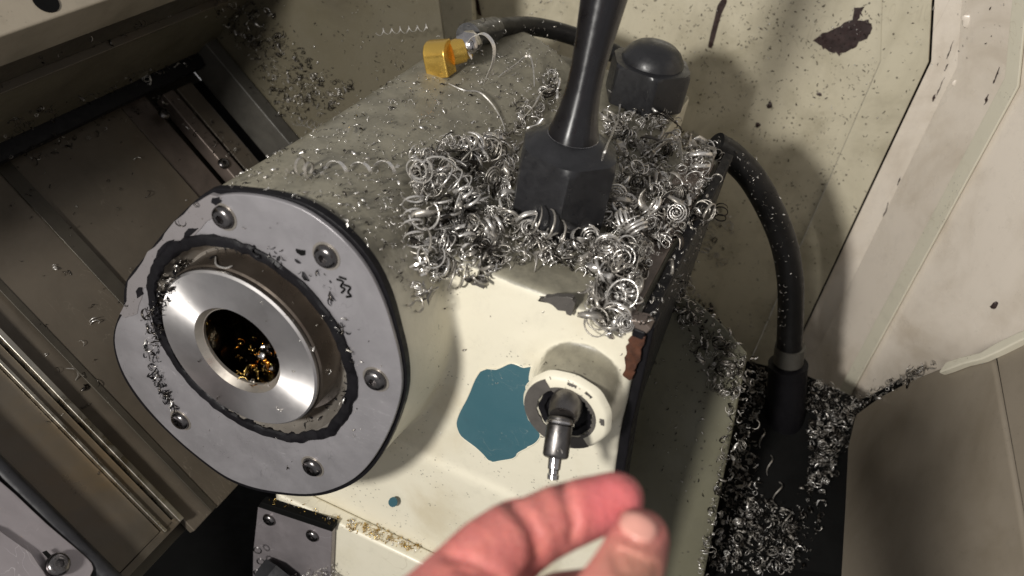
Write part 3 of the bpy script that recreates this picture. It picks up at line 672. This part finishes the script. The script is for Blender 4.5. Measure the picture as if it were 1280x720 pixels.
# ================================================================== HAND
hm = bmesh.new()
def capsule(p0, r0, p1, r1):
    p0 = Vector(p0); p1 = Vector(p1); n = max(2, int((p1-p0).length/1.2))
    for i in range(n+1):
        t = i/n; bmesh.ops.create_icosphere(hm, subdivisions=3, radius=(r0+(r1-r0)*t)*MM, matrix=Matrix.Translation((p0+(p1-p0)*t)*MM))
def chain(seq):
    c = [(PD(x, y, z), r*z/F) for x, y, r, z in seq]
    for a, b_ in zip(c, c[1:]): capsule(a[0], a[1], b_[0], b_[1])
chain([(520, 830, 92, 205), (583, 742, 66, 218), (612, 702, 56, 222), (645, 675, 51, 226), (672, 662, 44, 229), (700, 648, 43, 231), (722, 640, 41, 233), (745, 634, 37, 234), (770, 625, 35, 236)])
chain([(690, 860, 75, 190), (745, 790, 60, 200), (778, 728, 48, 208), (789, 704, 44, 211), (800, 673, 37, 214)])
chain([(560, 870, 80, 205), (640, 810, 60, 225), (700, 766, 50, 238), (750, 756, 46, 240)])
chain([(520, 830, 92, 205), (600, 900, 110, 195), (690, 860, 75, 190)])
chain([(600, 900, 110, 195), (560, 1080, 150, 170)])
chain([(560, 1080, 150, 170), (520, 1400, 165, 140)])
me = bpy.data.meshes.new('h'); hm.to_mesh(me); hm.free(); ho = bpy.data.objects.new('h', me); col.objects.link(ho)
m_ = ho.modifiers.new('r', 'REMESH'); m_.mode = 'VOXEL'; m_.voxel_size = .0009
m_ = ho.modifiers.new('s', 'SMOOTH'); m_.iterations = 12; m_.factor = .6
dg = bpy.context.evaluated_depsgraph_get(); hme = bpy.data.meshes.new_from_object(ho.evaluated_get(dg)); bpy.data.objects.remove(ho)
# creases and pads
co_ = np.empty(len(hme.vertices)*3); hme.vertices.foreach_get('co', co_); co_ = co_.reshape(-1, 3)/MM
no_ = np.array([v.normal[:] for v in hme.vertices])
cc = np.stack([co_@np.array([_X[i], _A[i], -_D[i]]) for i in range(3)], 1)   # camera-like coordinates to find pixel positions of vertices
pxv = np.stack([640+F*cc[:, 0]/cc[:, 2], 360+F*cc[:, 1]/cc[:, 2]], 1)
facing = (no_*(-co_/np.linalg.norm(co_, axis=1)[:, None])).sum(1) > -.1
def crease(pts, depth, wd, zr=(0, 999)):
    P_ = np.array(catmull([(x, y) for x, y in pts], 6)); d = np.full(len(pxv), 1e9)
    for a, b_ in zip(P_, P_[1:]):
        ab = b_-a; t = np.clip(((pxv-a)@ab)/(ab@ab), 0, 1); d = np.minimum(d, np.linalg.norm(pxv-(a+t[:, None]*ab), axis=1))
    wgt = np.exp(-(d/wd)**2)*facing*((cc[:, 2] > zr[0]) & (cc[:, 2] < zr[1])); global co_
    co_ = co_-no_*(depth*wgt)[:, None]
crease([(700, 596), (708, 622), (716, 650), (716, 672)], 1.1, 8)
crease([(716, 618), (722, 640), (722, 662)], .35, 4)
crease([(636, 625), (655, 645), (668, 668), (674, 700), (665, 720)], 1.5, 10)
crease([(650, 628), (668, 650), (682, 680)], .4, 5)
crease([(560, 694), (590, 702), (625, 722)], .9, 8)
crease([(575, 712), (600, 722), (620, 740)], .6, 5)
for k_ in range(4): crease([(770+k_*2, 688+k_*9), (786, 692+k_*9), (806, 702+k_*8), (822, 706+k_*9)], 1.0, 3.0, (0, 222))
crease([(770, 668), (764, 690), (770, 712)], .6, 4, (0, 222))
crease([(735, 600), (765, 602), (790, 615)], -.5, 14)
ne = [(798+31*math.cos(a)*math.cos(R(27))-21*math.sin(a)*math.sin(R(27)), 658+31*math.cos(a)*math.sin(R(27))+21*math.sin(a)*math.cos(R(27))) for a in np.linspace(0, 2*math.pi, 18)]
crease(ne, .45, 2.6, (0, 225))
for k_ in range(7): crease([(600+k_*9, 652-k_*5), (606+k_*9, 662-k_*5), (609+k_*9, 674-k_*5)], .16, 1.6)
for k_ in range(5): crease([(770+k_*5, 596+k_*2), (774+k_*5, 614+k_*2), (770+k_*5, 634+k_)], .10, 1.6)
hme.vertices.foreach_set('co', (co_*MM).ravel()); hme.update()
hb_ = PD(560, 1080, 170)
person = empty('person', hb_, 'bare reddish hand, index finger curled above thumb, reaching in from below', 'hand')
hme.name = 'hand'; hand = link_mesh('hand', hme, P['skin'], person, True)
# thumb nail: a thin curved shell laid on the thumb
bpy.context.view_layer.update(); dg = bpy.context.evaluated_depsgraph_get()
nv, nf = [], []; NR, NA = 6, 28
cxn, cyn, rot = 798, 658, R(27)
nl = []
for i in range(NR+1):
    for j in range(NA):
        a = 2*math.pi*j/NA; r_ = i/NR; sx2 = abs(math.cos(a))**.8*np.sign(math.cos(a)); sy2 = abs(math.sin(a))**.8*np.sign(math.sin(a))
        x = cxn+r_*(27*sx2*math.cos(rot)-17*sy2*math.sin(rot)); y = cyn+r_*(27*sx2*math.sin(rot)+17*sy2*math.cos(rot))
        h = hit(x, y); p = h[0]; nl.append((p, h[1]))
base = len(nl)
nv = [p+n_*(.22 if i//NA < NR else -.1) for i, (p, n_) in enumerate(nl)] + [p-n_*.5 for p, n_ in nl]
for i in range(NR):
    for j in range(NA):
        j2 = (j+1) % NA; nf += [[i*NA+j, i*NA+j2, (i+1)*NA+j2, (i+1)*NA+j], [base+i*NA+j, base+(i+1)*NA+j, base+(i+1)*NA+j2, base+i*NA+j2]]
for j in range(NA): j2 = (j+1) % NA; nf.append([NR*NA+j, NR*NA+j2, base+NR*NA+j2, base+NR*NA+j])
me = bpy.data.meshes.new('thumb_nail'); me.from_pydata((np.array(nv)*MM).tolist(), [], nf); link_mesh('thumb_nail', me, P['nail'], person, True)

# ================================================================== SWARF
bpy.context.view_layer.update(); dg = bpy.context.evaluated_depsgraph_get()
def ribbon(P_, W_, w, t):
    """strip along P_ (n,3), width direction W_ (n,3); returns verts, faces"""
    n = len(P_); T = np.gradient(P_, axis=0); T /= np.linalg.norm(T, axis=1)[:, None]+1e-9
    W_ = W_-T*(W_*T).sum(1)[:, None]; W_ /= np.linalg.norm(W_, axis=1)[:, None]+1e-9
    Nn = np.cross(T, W_); ww = (w*np.ones(n))[:, None]/2; tt = t/2
    v = np.stack([P_-W_*ww-Nn*tt, P_+W_*ww-Nn*tt, P_+W_*ww+Nn*tt, P_-W_*ww+Nn*tt], 1).reshape(-1, 3)
    i = np.arange(n-1)[:, None]*4; f = []
    for a, b_ in ((0, 1), (1, 2), (2, 3), (3, 0)): f.append(np.concatenate([i+a, i+b_, i+4+b_, i+4+a], 1))
    f = np.concatenate(f); f = np.concatenate([f, [[3, 2, 1, 0], [n*4-4, n*4-3, n*4-2, n*4-1]]])
    return v, f
def curl(kind, r):
    """unit curls in mm, r = coil radius"""
    u = rng.random
    if kind == 'coil':
        tn_ = u()*3+1; n = int(tn_*13)+6; t = np.linspace(0, tn_*2*math.pi, n); pit = r*(.25+u()*.8)
        rr = r*(1+.15*np.sin(t*.5+u()*6)); P_ = np.stack([rr*np.cos(t), rr*np.sin(t), pit*t/(2*math.pi)], 1); P_ += np.outer(t*t*.006*r, [u()-.5, u()-.5, 0]); W_ = np.tile([0, 0, 1.], (n, 1)); w_ = r*(.10+.28*u()**2)
    elif kind == 'spiral':
        tn_ = 1.6+u()*1.8; n = int(tn_*15)+4; t = np.linspace(0, tn_*2*math.pi, n); rr = r*(.3+.7*t/t[-1])
        P_ = np.stack([rr*np.cos(t), rr*np.sin(t), .25*r*(1-t/t[-1])], 1); W_ = np.tile([0, 0, 1.], (n, 1)); w_ = r*(.10+.25*u())
    elif kind == 'arc':
        n = 12; t = np.linspace(0, 2+u()*3, n); P_ = np.stack([r*np.cos(t), r*np.sin(t), .3*r*np.sin(t*.7)], 1); W_ = np.tile([0, .3, 1.], (n, 1)); w_ = r*(.12+.3*u())
    elif kind == 'twist':
        n = 14; t = np.linspace(0, 1, n); P_ = np.stack([r*(t-.5)*2.4, .45*r*np.sin(t*5+u()*6), .4*r*np.cos(t*4+u()*6)], 1); a = t*(3+u()*5)
        W_ = np.stack([0*t, np.cos(a), np.sin(a)], 1); w_ = r*(.3+.4*u())
    elif kind == 'loop':
        n = 26; t = np.linspace(0, 1, n); a = t*(5+u()*5); rr = r*(.9-.5*t*u()); ph = u()*6
        P_ = np.stack([rr*np.cos(a)+1.2*r*t*t, rr*np.sin(a+ph*.2), r*(.9*np.sin(t*3+ph)+.6*t)], 1); W_ = np.stack([.5*np.sin(a), .5*np.cos(a), 1+0*t], 1); w_ = r*(.08+.3*u()**2)
    elif kind == 'wave':
        tn_ = 3+u()*3; n = int(tn_*9); t = np.linspace(0, tn_*2*math.pi, n); P_ = np.stack([.35*r*np.cos(t), .35*r*np.sin(t), r*.9*t/(2*math.pi)-r*tn_*.45], 1); W_ = np.tile([.2, 0, 1.], (n, 1)); w_ = r*.16
    else:   # chip: short bent flake
        n = 4; t = np.linspace(0, 1, n); P_ = np.stack([r*(t-.5)*2, .5*r*np.sin(t*3), .1*r*t], 1); W_ = np.tile([0, .3, 1.], (n, 1)); w_ = r*(.35+.5*u())
    w_ = w_*np.clip(np.sin(np.linspace(.12, math.pi-.12, len(P_)))*2.2, .25, 1)
    return ribbon(P_, W_, w_, max(.10, r*.035))
def rotm():
    q_ = rng.normal(size=4); q_ /= np.linalg.norm(q_); return np.array(Quaternion(q_).to_matrix())
def inpoly(x, y, pl):
    c = False; n = len(pl)
    for i in range(n):
        x1, y1 = pl[i]; x2, y2 = pl[(i+1) % n]
        if (y1 > y) != (y2 > y) and x < (x2-x1)*(y-y1)/(y2-y1)+x1: c = not c
    return c
TPL = {k_: [curl(k_, 1.0) for _ in range(30)] for k_ in ('coil', 'spiral', 'arc', 'twist', 'wave', 'chip', 'loop')}
POW = 2.0
def scatter(name, regions, mats, label, cat, kinds, sizes, lift, parent=None, flat=.0, patchy=False, skip=('hand', 'thumb_nail'), skipn=('hose_sleeve', 'hose_clamp', 'brass', 'ball_joint', 'hex_socket', 'handle', 'dome_nut')):
    """regions: (pixel polygon, count, mound height) on the surfaces seen there; everything joined into one heap object"""
    V_, F_, MI = [], [], []; base = 0
    for reg in regions:
        pl, cnt, mound = reg[:3]; xs = [p[0] for p in pl]; ys = [p[1] for p in pl]; k_ = 0; tries = 0
        while k_ < cnt and tries < cnt*12:
            tries += 1; x = rng.uniform(min(xs), max(xs)); y = rng.uniform(min(ys), max(ys))
            if not inpoly(x, y, pl): continue
            if patchy and rng.random() > .12+1.5*max(0., mn.noise(Vector((x/26., y/20., 3.)))+.32): continue
            h = hit(x, y)
            if h is None or h[2].name in skip or h[2].name.startswith(skipn): continue
            k_ += 1; kd = kinds[rng.integers(len(kinds))]; v, f = TPL[kd][rng.integers(30)]
            s = sizes[0]*(sizes[1]/sizes[0])**(rng.random()**POW)
            if flat and rng.random() < flat:
                nvv = Vector(h[1]); qq = Vector((0, 0, 1)).rotation_difference(nvv); a = rng.uniform(0, 6.28)
                Rm = np.array((qq @ Quaternion((0, 0, 1), a)).to_matrix())
                if kd in ('chip', 'twist', 'arc'): Rm = Rm@np.array(Quaternion((1, 0, 0), 1.2).to_matrix())
            else: Rm = rotm()
            c = h[0]+h[1]*(s*lift+mound*rng.random()**1.3)
            V_.append(v@Rm.T*s+c); F_.append(f+base); base += len(v); MI.append(np.full(len(f), rng.choice(len(mats), p=np.array([m_[1] for m_ in mats])/sum(m_[1] for m_ in mats))))
    V_ = np.concatenate(V_); F_ = np.concatenate(F_); MI = np.concatenate(MI); c = V_.mean(0); V_ = (V_-c)*MM
    me = bpy.data.meshes.new(name); me.vertices.add(len(V_)); me.vertices.foreach_set('co', V_.ravel())
    me.loops.add(len(F_)*4); me.loops.foreach_set('vertex_index', F_.ravel().astype(np.int32)); me.polygons.add(len(F_))
    me.polygons.foreach_set('loop_start', np.arange(len(F_), dtype=np.int32)*4); me.update(calc_edges=True); me.validate()
    for m_ in mats: me.materials.append(P[m_[0]])
    me.polygons.foreach_set('material_index', MI.astype(np.int32)); me.update()
    o = link_mesh(name, me, None, None, False, Vector(c*MM)); tag(o, label, cat, kind='stuff'); return o
heapL = [(508, 210), (530, 188), (560, 172), (600, 170), (640, 165), (650, 200), (645, 250), (690, 280), (745, 290), (745, 320), (735, 345), (700, 335), (650, 335), (610, 345), (575, 340), (545, 345), (520, 345), (512, 300), (510, 255)]
heapR = [(745, 200), (752, 150), (800, 146), (845, 146), (862, 168), (893, 188), (885, 225), (868, 262), (845, 300), (815, 330), (786, 390), (740, 380), (735, 350), (750, 300), (750, 250)]
heapM = [(650, 115), (690, 80), (700, 130), (680, 175), (640, 165)]
scatter('swarf_heap', [(heapL, 520, 7), (heapR, 620, 8), (heapM, 45, 2), ([(512, 345), (545, 345), (535, 390), (505, 390)], 14, 2), ([(735, 375), (785, 395), (782, 412), (738, 392)], 60, 6)], [('swarf', 5), ('swarfdull', 4), ('swarfdark', 2)],
        'glittering heap of curled bright metal shavings around the handle base', 'metal shavings', ['coil', 'spiral', 'arc', 'twist', 'spiral', 'arc', 'coil', 'loop', 'loop', 'twist', 'chip'], (1.5, 7.6), .42, patchy=True)
scatter('fine_swarf', [(heapL, 1500, 5), (heapR, 1900, 6), (heapM, 100, 1.5)], [('swarf', 6), ('swarfdull', 4), ('swarfdark', 2)],
        'fine broken chips packed between the curls of the bright heap', 'metal chips', ['twist', 'chip', 'arc', 'coil', 'chip'], (.7, 3.2), .3, patchy=True)
topP = [(275, 236), (330, 200), (400, 150), (540, 70), (620, 60), (700, 60), (700, 200), (640, 170), (500, 200), (510, 340), (530, 400), (480, 330), (420, 270), (350, 240)]
scatter('loose_chips', [(topP, 1000, .3), ([(520, 60), (600, 10), (640, 0), (705, 0), (700, 90), (560, 100)], 160, .3), ([(550, 380), (640, 350), (790, 405), (780, 560), (600, 600), (500, 590)], 26, 0), ([(790, 400), (850, 310), (880, 280), (860, 350), (812, 408)], 110, .6), ([(145, 400), (290, 245), (470, 350), (500, 500), (400, 610), (250, 560)], 60, 0)],
        [('swarf', 4), ('swarfdull', 3), ('swarfdark', 3)], 'small loose chips scattered over the oily top and front of the head', 'metal chips', ['chip', 'chip', 'arc', 'twist'], (.5, 1.9), .35, flat=.7)
scatter('wall_chips', [([(720, 0), (1100, 0), (1095, 90), (1000, 320), (905, 200), (860, 120), (780, 40)], 750, 0), ([(1100, 0), (1160, 0), (1150, 90), (1020, 380), (980, 330)], 130, 0), ([(240, 0), (540, 0), (545, 60), (400, 150), (330, 150)], 200, 0), ([(860, 210), (900, 220), (960, 300), (970, 420), (935, 430), (830, 340)], 130, 0), ([(820, 420), (930, 450), (900, 620), (850, 650), (800, 520)], 110, 0), ([(1160, 0), (1280, 0), (1280, 60), (1160, 90)], 25, 0)],
        [('swarfdark', 6), ('swarfdull', 2), ('swarf', 1)], 'fine dark metal flecks stuck across the cream enclosure walls', 'metal chips', ['chip', 'chip', 'arc'], (.6, 1.5), .3, flat=.85)
scatter('bay_swarf', [([(0, 230), (170, 150), (280, 240), (150, 400), (120, 640), (0, 440)], 60, 0), ([(262, 0), (330, 0), (360, 40), (400, 80), (445, 105), (430, 130), (380, 150), (345, 140), (320, 80), (285, 40)], 520, 5), ([(0, 150), (240, 65), (240, 80), (0, 175)], 90, 1), ([(0, 195), (210, 110), (215, 130), (20, 212)], 70, 1), ([(180, 120), (215, 110), (320, 200), (290, 210)], 40, 1), ([(0, 85), (225, 10), (225, 20), (0, 110)], 16, 0)],
        [('swarfdark', 8), ('swarfdull', 2), ('swarf', 1)], 'dark oily chips gathered on the dim left wall and ledges', 'metal chips', ['chip', 'twist', 'arc', 'coil'], (.9, 3.0), .3)
scatter('gap_swarf', [([(832, 340), (868, 350), (935, 435), (925, 500), (890, 480), (850, 400)], 220, 8), ([(868, 230), (915, 270), (920, 330), (865, 330)], 60, 3)],
        [('swarfdark', 4), ('swarfdull', 5), ('swarf', 1)], 'dull shavings spilling down the right flank of the head', 'metal shavings', ['coil', 'spiral', 'twist', 'arc'], (1.2, 4.5), .4)
bank = prism('chip_bank', [PD(930, 450, 690), PD(1010, 470, 690), PD(1075, 500, 680), PD(1180, 448, 700), PD(1120, 560, 690), PD(1062, 720, 640), PD(1000, 820, 600), PD(860, 820, 600), PD(890, 700, 640), PD(930, 500, 690)], (0, 8, -60), P['pit'])  # slab under the shavings, the gap's shade painted as near-black
tag(bank, 'heaped mass of oily chips, coloured black for shade, filling the gap beneath the hose', 'chip heap', kind='stuff')
bpy.context.view_layer.update(); dg = bpy.context.evaluated_depsgraph_get()
scatter('gap_shavings', [([(920, 440), (965, 470), (945, 540), (948, 620), (985, 640), (1000, 690), (990, 720), (870, 720), (905, 560)], 1300, 12), ([(1000, 470), (1070, 500), (1180, 448), (1150, 475), (1080, 512), (1062, 545), (1035, 590), (1005, 620), (1008, 540)], 620, 12), ([(985, 640), (1005, 600), (1050, 560), (1030, 640), (1000, 720)], 90, 6)],
        [('swarfdark', 6), ('swarfdull', 4), ('swarf', 3)], 'glinting curled shavings filling the deep gap beside the head', 'metal shavings', ['coil', 'twist', 'arc', 'chip'], (.9, 3.4), .4)
scatter('amber_residue', [([(345, 618), (420, 645), (530, 683), (528, 694), (430, 662), (330, 628)], 60, 0), ([(430, 648), (480, 662), (527, 680), (525, 692), (470, 676), (430, 660)], 130, 1.5)],
        [('gold', 5), ('swarf', 1)], 'amber-stained chips lying in the ledge groove under the front face', 'metal chips', ['chip', 'coil', 'twist'], (.6, 1.8), .4)
scatter('seal_chips', [([(180, 400), (200, 355), (222, 325), (240, 322), (216, 365), (204, 400), (200, 440), (208, 480), (225, 515), (214, 515), (194, 480), (184, 440)], 260, 1.5), ([(205, 350), (260, 310), (340, 305), (420, 350), (445, 440), (430, 510), (370, 545), (425, 480), (425, 430), (390, 350), (320, 318), (250, 325)], 60, .4)],
        [('black', 9), ('swarfdark', 5), ('swarf', 2)], 'oily black chips packed around the seal ring of the flange', 'metal chips', ['chip', 'twist', 'arc'], (.8, 3.2), .2, flat=.6)
scatter('bore_chips', [([(292, 425), (318, 418), (340, 440), (342, 470), (322, 486), (292, 478)], 34, 1)], [('gold', 4), ('amber', 3), ('swarf', 1)], 'oily golden chips lying inside the spindle bore', 'metal chips', ['chip', 'twist', 'arc'], (1.2, 3.2), .3)
scatter('bracket_swarf', [([(370, 712), (420, 705), (445, 730), (360, 735)], 70, 5)], [('swarf', 4), ('swarfdull', 4)], 'bright curls caught on the bracket at the bottom edge', 'metal shavings', ['coil', 'arc', 'twist'], (1, 3), .4)
scatter('bar_chips', [([(895, 190), (930, 190), (975, 260), (990, 340), (985, 430), (970, 430), (965, 300), (920, 220)], 70, 0)], [('swarf', 4), ('swarfdull', 3)], 'tiny bright chips clinging to the thick black hose', 'metal chips', ['chip', 'arc'], (.5, 1.3), .2, flat=.8)

# ---- single large curls, each a thing of its own
def single(pts, wd, w_, t_, label, mat='swarf', name='metal_curl', cat='metal curl', k=7, round_=False):
    Pp = np.array(catmull(pts, k)); n = len(Pp)
    if round_: return tag(tube(name, pts, w_, P[mat], None, 8, k), label, cat, 'single curled shavings')
    W_ = np.tile(np.array(wd, float), (n, 1)); taper = np.clip(np.sin(np.linspace(.1, math.pi-.1, n))*3, .3, 1)
    v, f = ribbon(Pp, W_, w_*taper, t_); o = mesh(name, v, f, P[mat]); return tag(o, label, cat, 'single curled shavings')
def helix_px(p0, p1, lift, rpx_mm, turns, wdt, label, mat='swarf', bend=0, thick=.25, r_end=None, free=None):
    """helical curl lying from pixel p0 to p1 on the surface seen there"""
    a = hit(*p0); b_ = hit(*p1)
    A0 = a[0]+a[1]*lift; B0 = b_[0]+b_[1]*lift
    if free: A0 = PD(*p0, free[0]); B0 = PD(*p1, free[1])
    ax_ = B0-A0; L = np.linalg.norm(ax_); ax_ /= L; u, v, _ = frame(ax_); n = int(turns*16)+1; t = np.linspace(0, 1, n)
    rr = rpx_mm*(1 if r_end is None else (1+(r_end-1)*t))
    jit = 1+.12*np.sin(t*turns*2.3+1)
    bendv = np.array(a[1])*bend
    Pp = A0+np.outer(t*L, ax_)+np.outer(rr*jit*np.cos(t*turns*6.283), u)+np.outer(rr*jit*np.sin(t*turns*6.283), v)+np.outer(np.sin(t*math.pi), bendv)
    v_, f_ = ribbon(Pp, np.tile(ax_, (n, 1)), wdt, thick); return tag(mesh('metal_curl', v_, f_, P[mat]), label, 'metal curl', 'single curled shavings')
helix_px((372, 150), (442, 172), 3.0, 2.7, 8, .7, 'tight springy curl on the top left edge of the housing')
helix_px((398, 216), (500, 214), 2.2, 3.2, 3.5, 1.8, 'long loose wavy curl lying across the housing top')
helix_px((368, 214), (392, 222), 3.0, 4.2, 2.2, 1.6, 'dark round coil resting behind the flange top screw', 'swarfdull')
helix_px((472, 40), (536, 34), 6, 2.2, 6, .5, 'thin zigzag shaving sticking out left of the brass block', 'swarf', free=(600, 585))
helix_px((512, 320), (516, 345), 4.0, 4.6, 1.8, 1.0, 'bright open ring hanging at the lower left heap edge')
helix_px((520, 240), (515, 315), 5.5, 4.8, 4.5, .9, 'stack of pale rings down the left border of the heap')
helix_px((958, 520), (982, 665), 8, 3.2, 4.2, .9, 'long stretched curl dangling in the dark gap below the hose', 'swarfdull', r_end=1.6)
helix_px((560, 186), (618, 190), 5, 3.5, 9, 1.1, 'close wound coil arching over the heap left of the hexagon', 'swarf', bend=4)
helix_px((1110, 482), (1165, 462), 5, 2.8, 4, .8, 'thin curl at the far right tip of the gap shavings', 'swarfdull')
helix_px((507, 372), (522, 384), 2, 3.0, 1.3, 1.6, 'small cupped curl below the heap beside the flange', 'swarfdull')
def on(x, y, l):
    h = hit(x, y); return h[0]+h[1]*l
b0 = hit(604, 108)[0]
single([PD(583, 90, b0@ray(604, 108)/(ray(604, 108)@ray(604, 108))*.985) if 0 else b0+np.array(d_) for d_ in ((-11, 3, 13), (-14, 2, 20), (-12, 2, 27), (-5, 2, 31), (2, 1, 27), (4, 0, 18), (2, 0, 8), (0, 0, 1))], (.25, 1, .2), 2.6, .35, 'wide pale hook shaped shaving standing right of the brass block')
s0_ = hit(521, 228)[0]; ss = []
for t in np.linspace(0, 1, 30):
    a = t*4.2*math.pi+.5; r_ = 2.4+5.4*t; ss.append(s0_+np.array([r_*math.cos(a), -2+3*t, 7+r_*math.sin(a)]))
ss.append(ss[-1]+np.array([7, 3, 2])); ss.append(ss[-1]+np.array([9, 2, -5]))
single(ss, (.1, 1, .1), .9, .6, 'flat pink-white spiral at the left tip of the heap', k=2)
single([on(x, y, l) for x, y, l in [(560, 106, 1), (578, 116, 2), (596, 120, 3), (612, 132, 2), (624, 148, 1), (630, 164, 1)]], (0, .2, 1), .8, .3, 'long fine thread like shaving trailing from the brass block')
single([on(x, y, l) for x, y, l in [(622, 98, 1), (640, 88, 4), (654, 80, 7), (660, 92, 6), (664, 108, 2)]], (0, .3, 1), 1.3, .3, 'bent strip peaking between the hose and the heap')
single([on(x, y, l) for x, y, l in [(790, 185, 6), (806, 178, 12), (822, 182, 15), (838, 196, 13), (848, 212, 8)]], (.1, .4, 1), 2.6, .35, 'broad shiny arc lying over the heap right of handle', 'swarfdull')
single([on(x, y, l) for x, y, l in [(860, 172, 5), (876, 176, 9), (884, 190, 8), (884, 206, 4)]], (.2, .5, 1), 2.2, .35, 'tall pale arc near the top right heap corner', 'swarfdull')
single([on(x, y, l) for x, y, l in [(765, 112, 3), (772, 135, 6), (768, 165, 7), (752, 190, 5), (748, 205, 3)]], (.6, .4, .6), 1.3, .3, 'long arc curving down between handle and domed nut')
single([on(x, y, l) for x, y, l in [(655, 152, 3), (660, 138, 6), (668, 124, 8), (680, 112, 9), (690, 118, 7), (694, 134, 3)]], (.5, .6, .6), 1.6, .3, 'loop shaped shaving against the left side of the handle')
single([on(x, y, l) for x, y, l in [(270, 322, .6), (272, 332, 1), (282, 338, 1.4), (291, 334, .8)]], (0, 1, .2), .8, .3, 'tiny bright crescent on the recess ring above spindle')
single([on(x, y, l) for x, y, l in [(82, 461, .6), (92, 463, 2), (96, 470, 2), (94, 476, .6)]], (0, 1, .2), .6, .3, 'tiny dull crescent alone on the left way cover', 'swarfdull')
for ob in bpy.data.objects:
    if ob.type == 'MESH' and ob.name.startswith('metal_curl'): ob.data.polygons.foreach_set('use_smooth', [True]*len(ob.data.polygons)); ob.data.set_sharp_from_angle(angle=R(50))
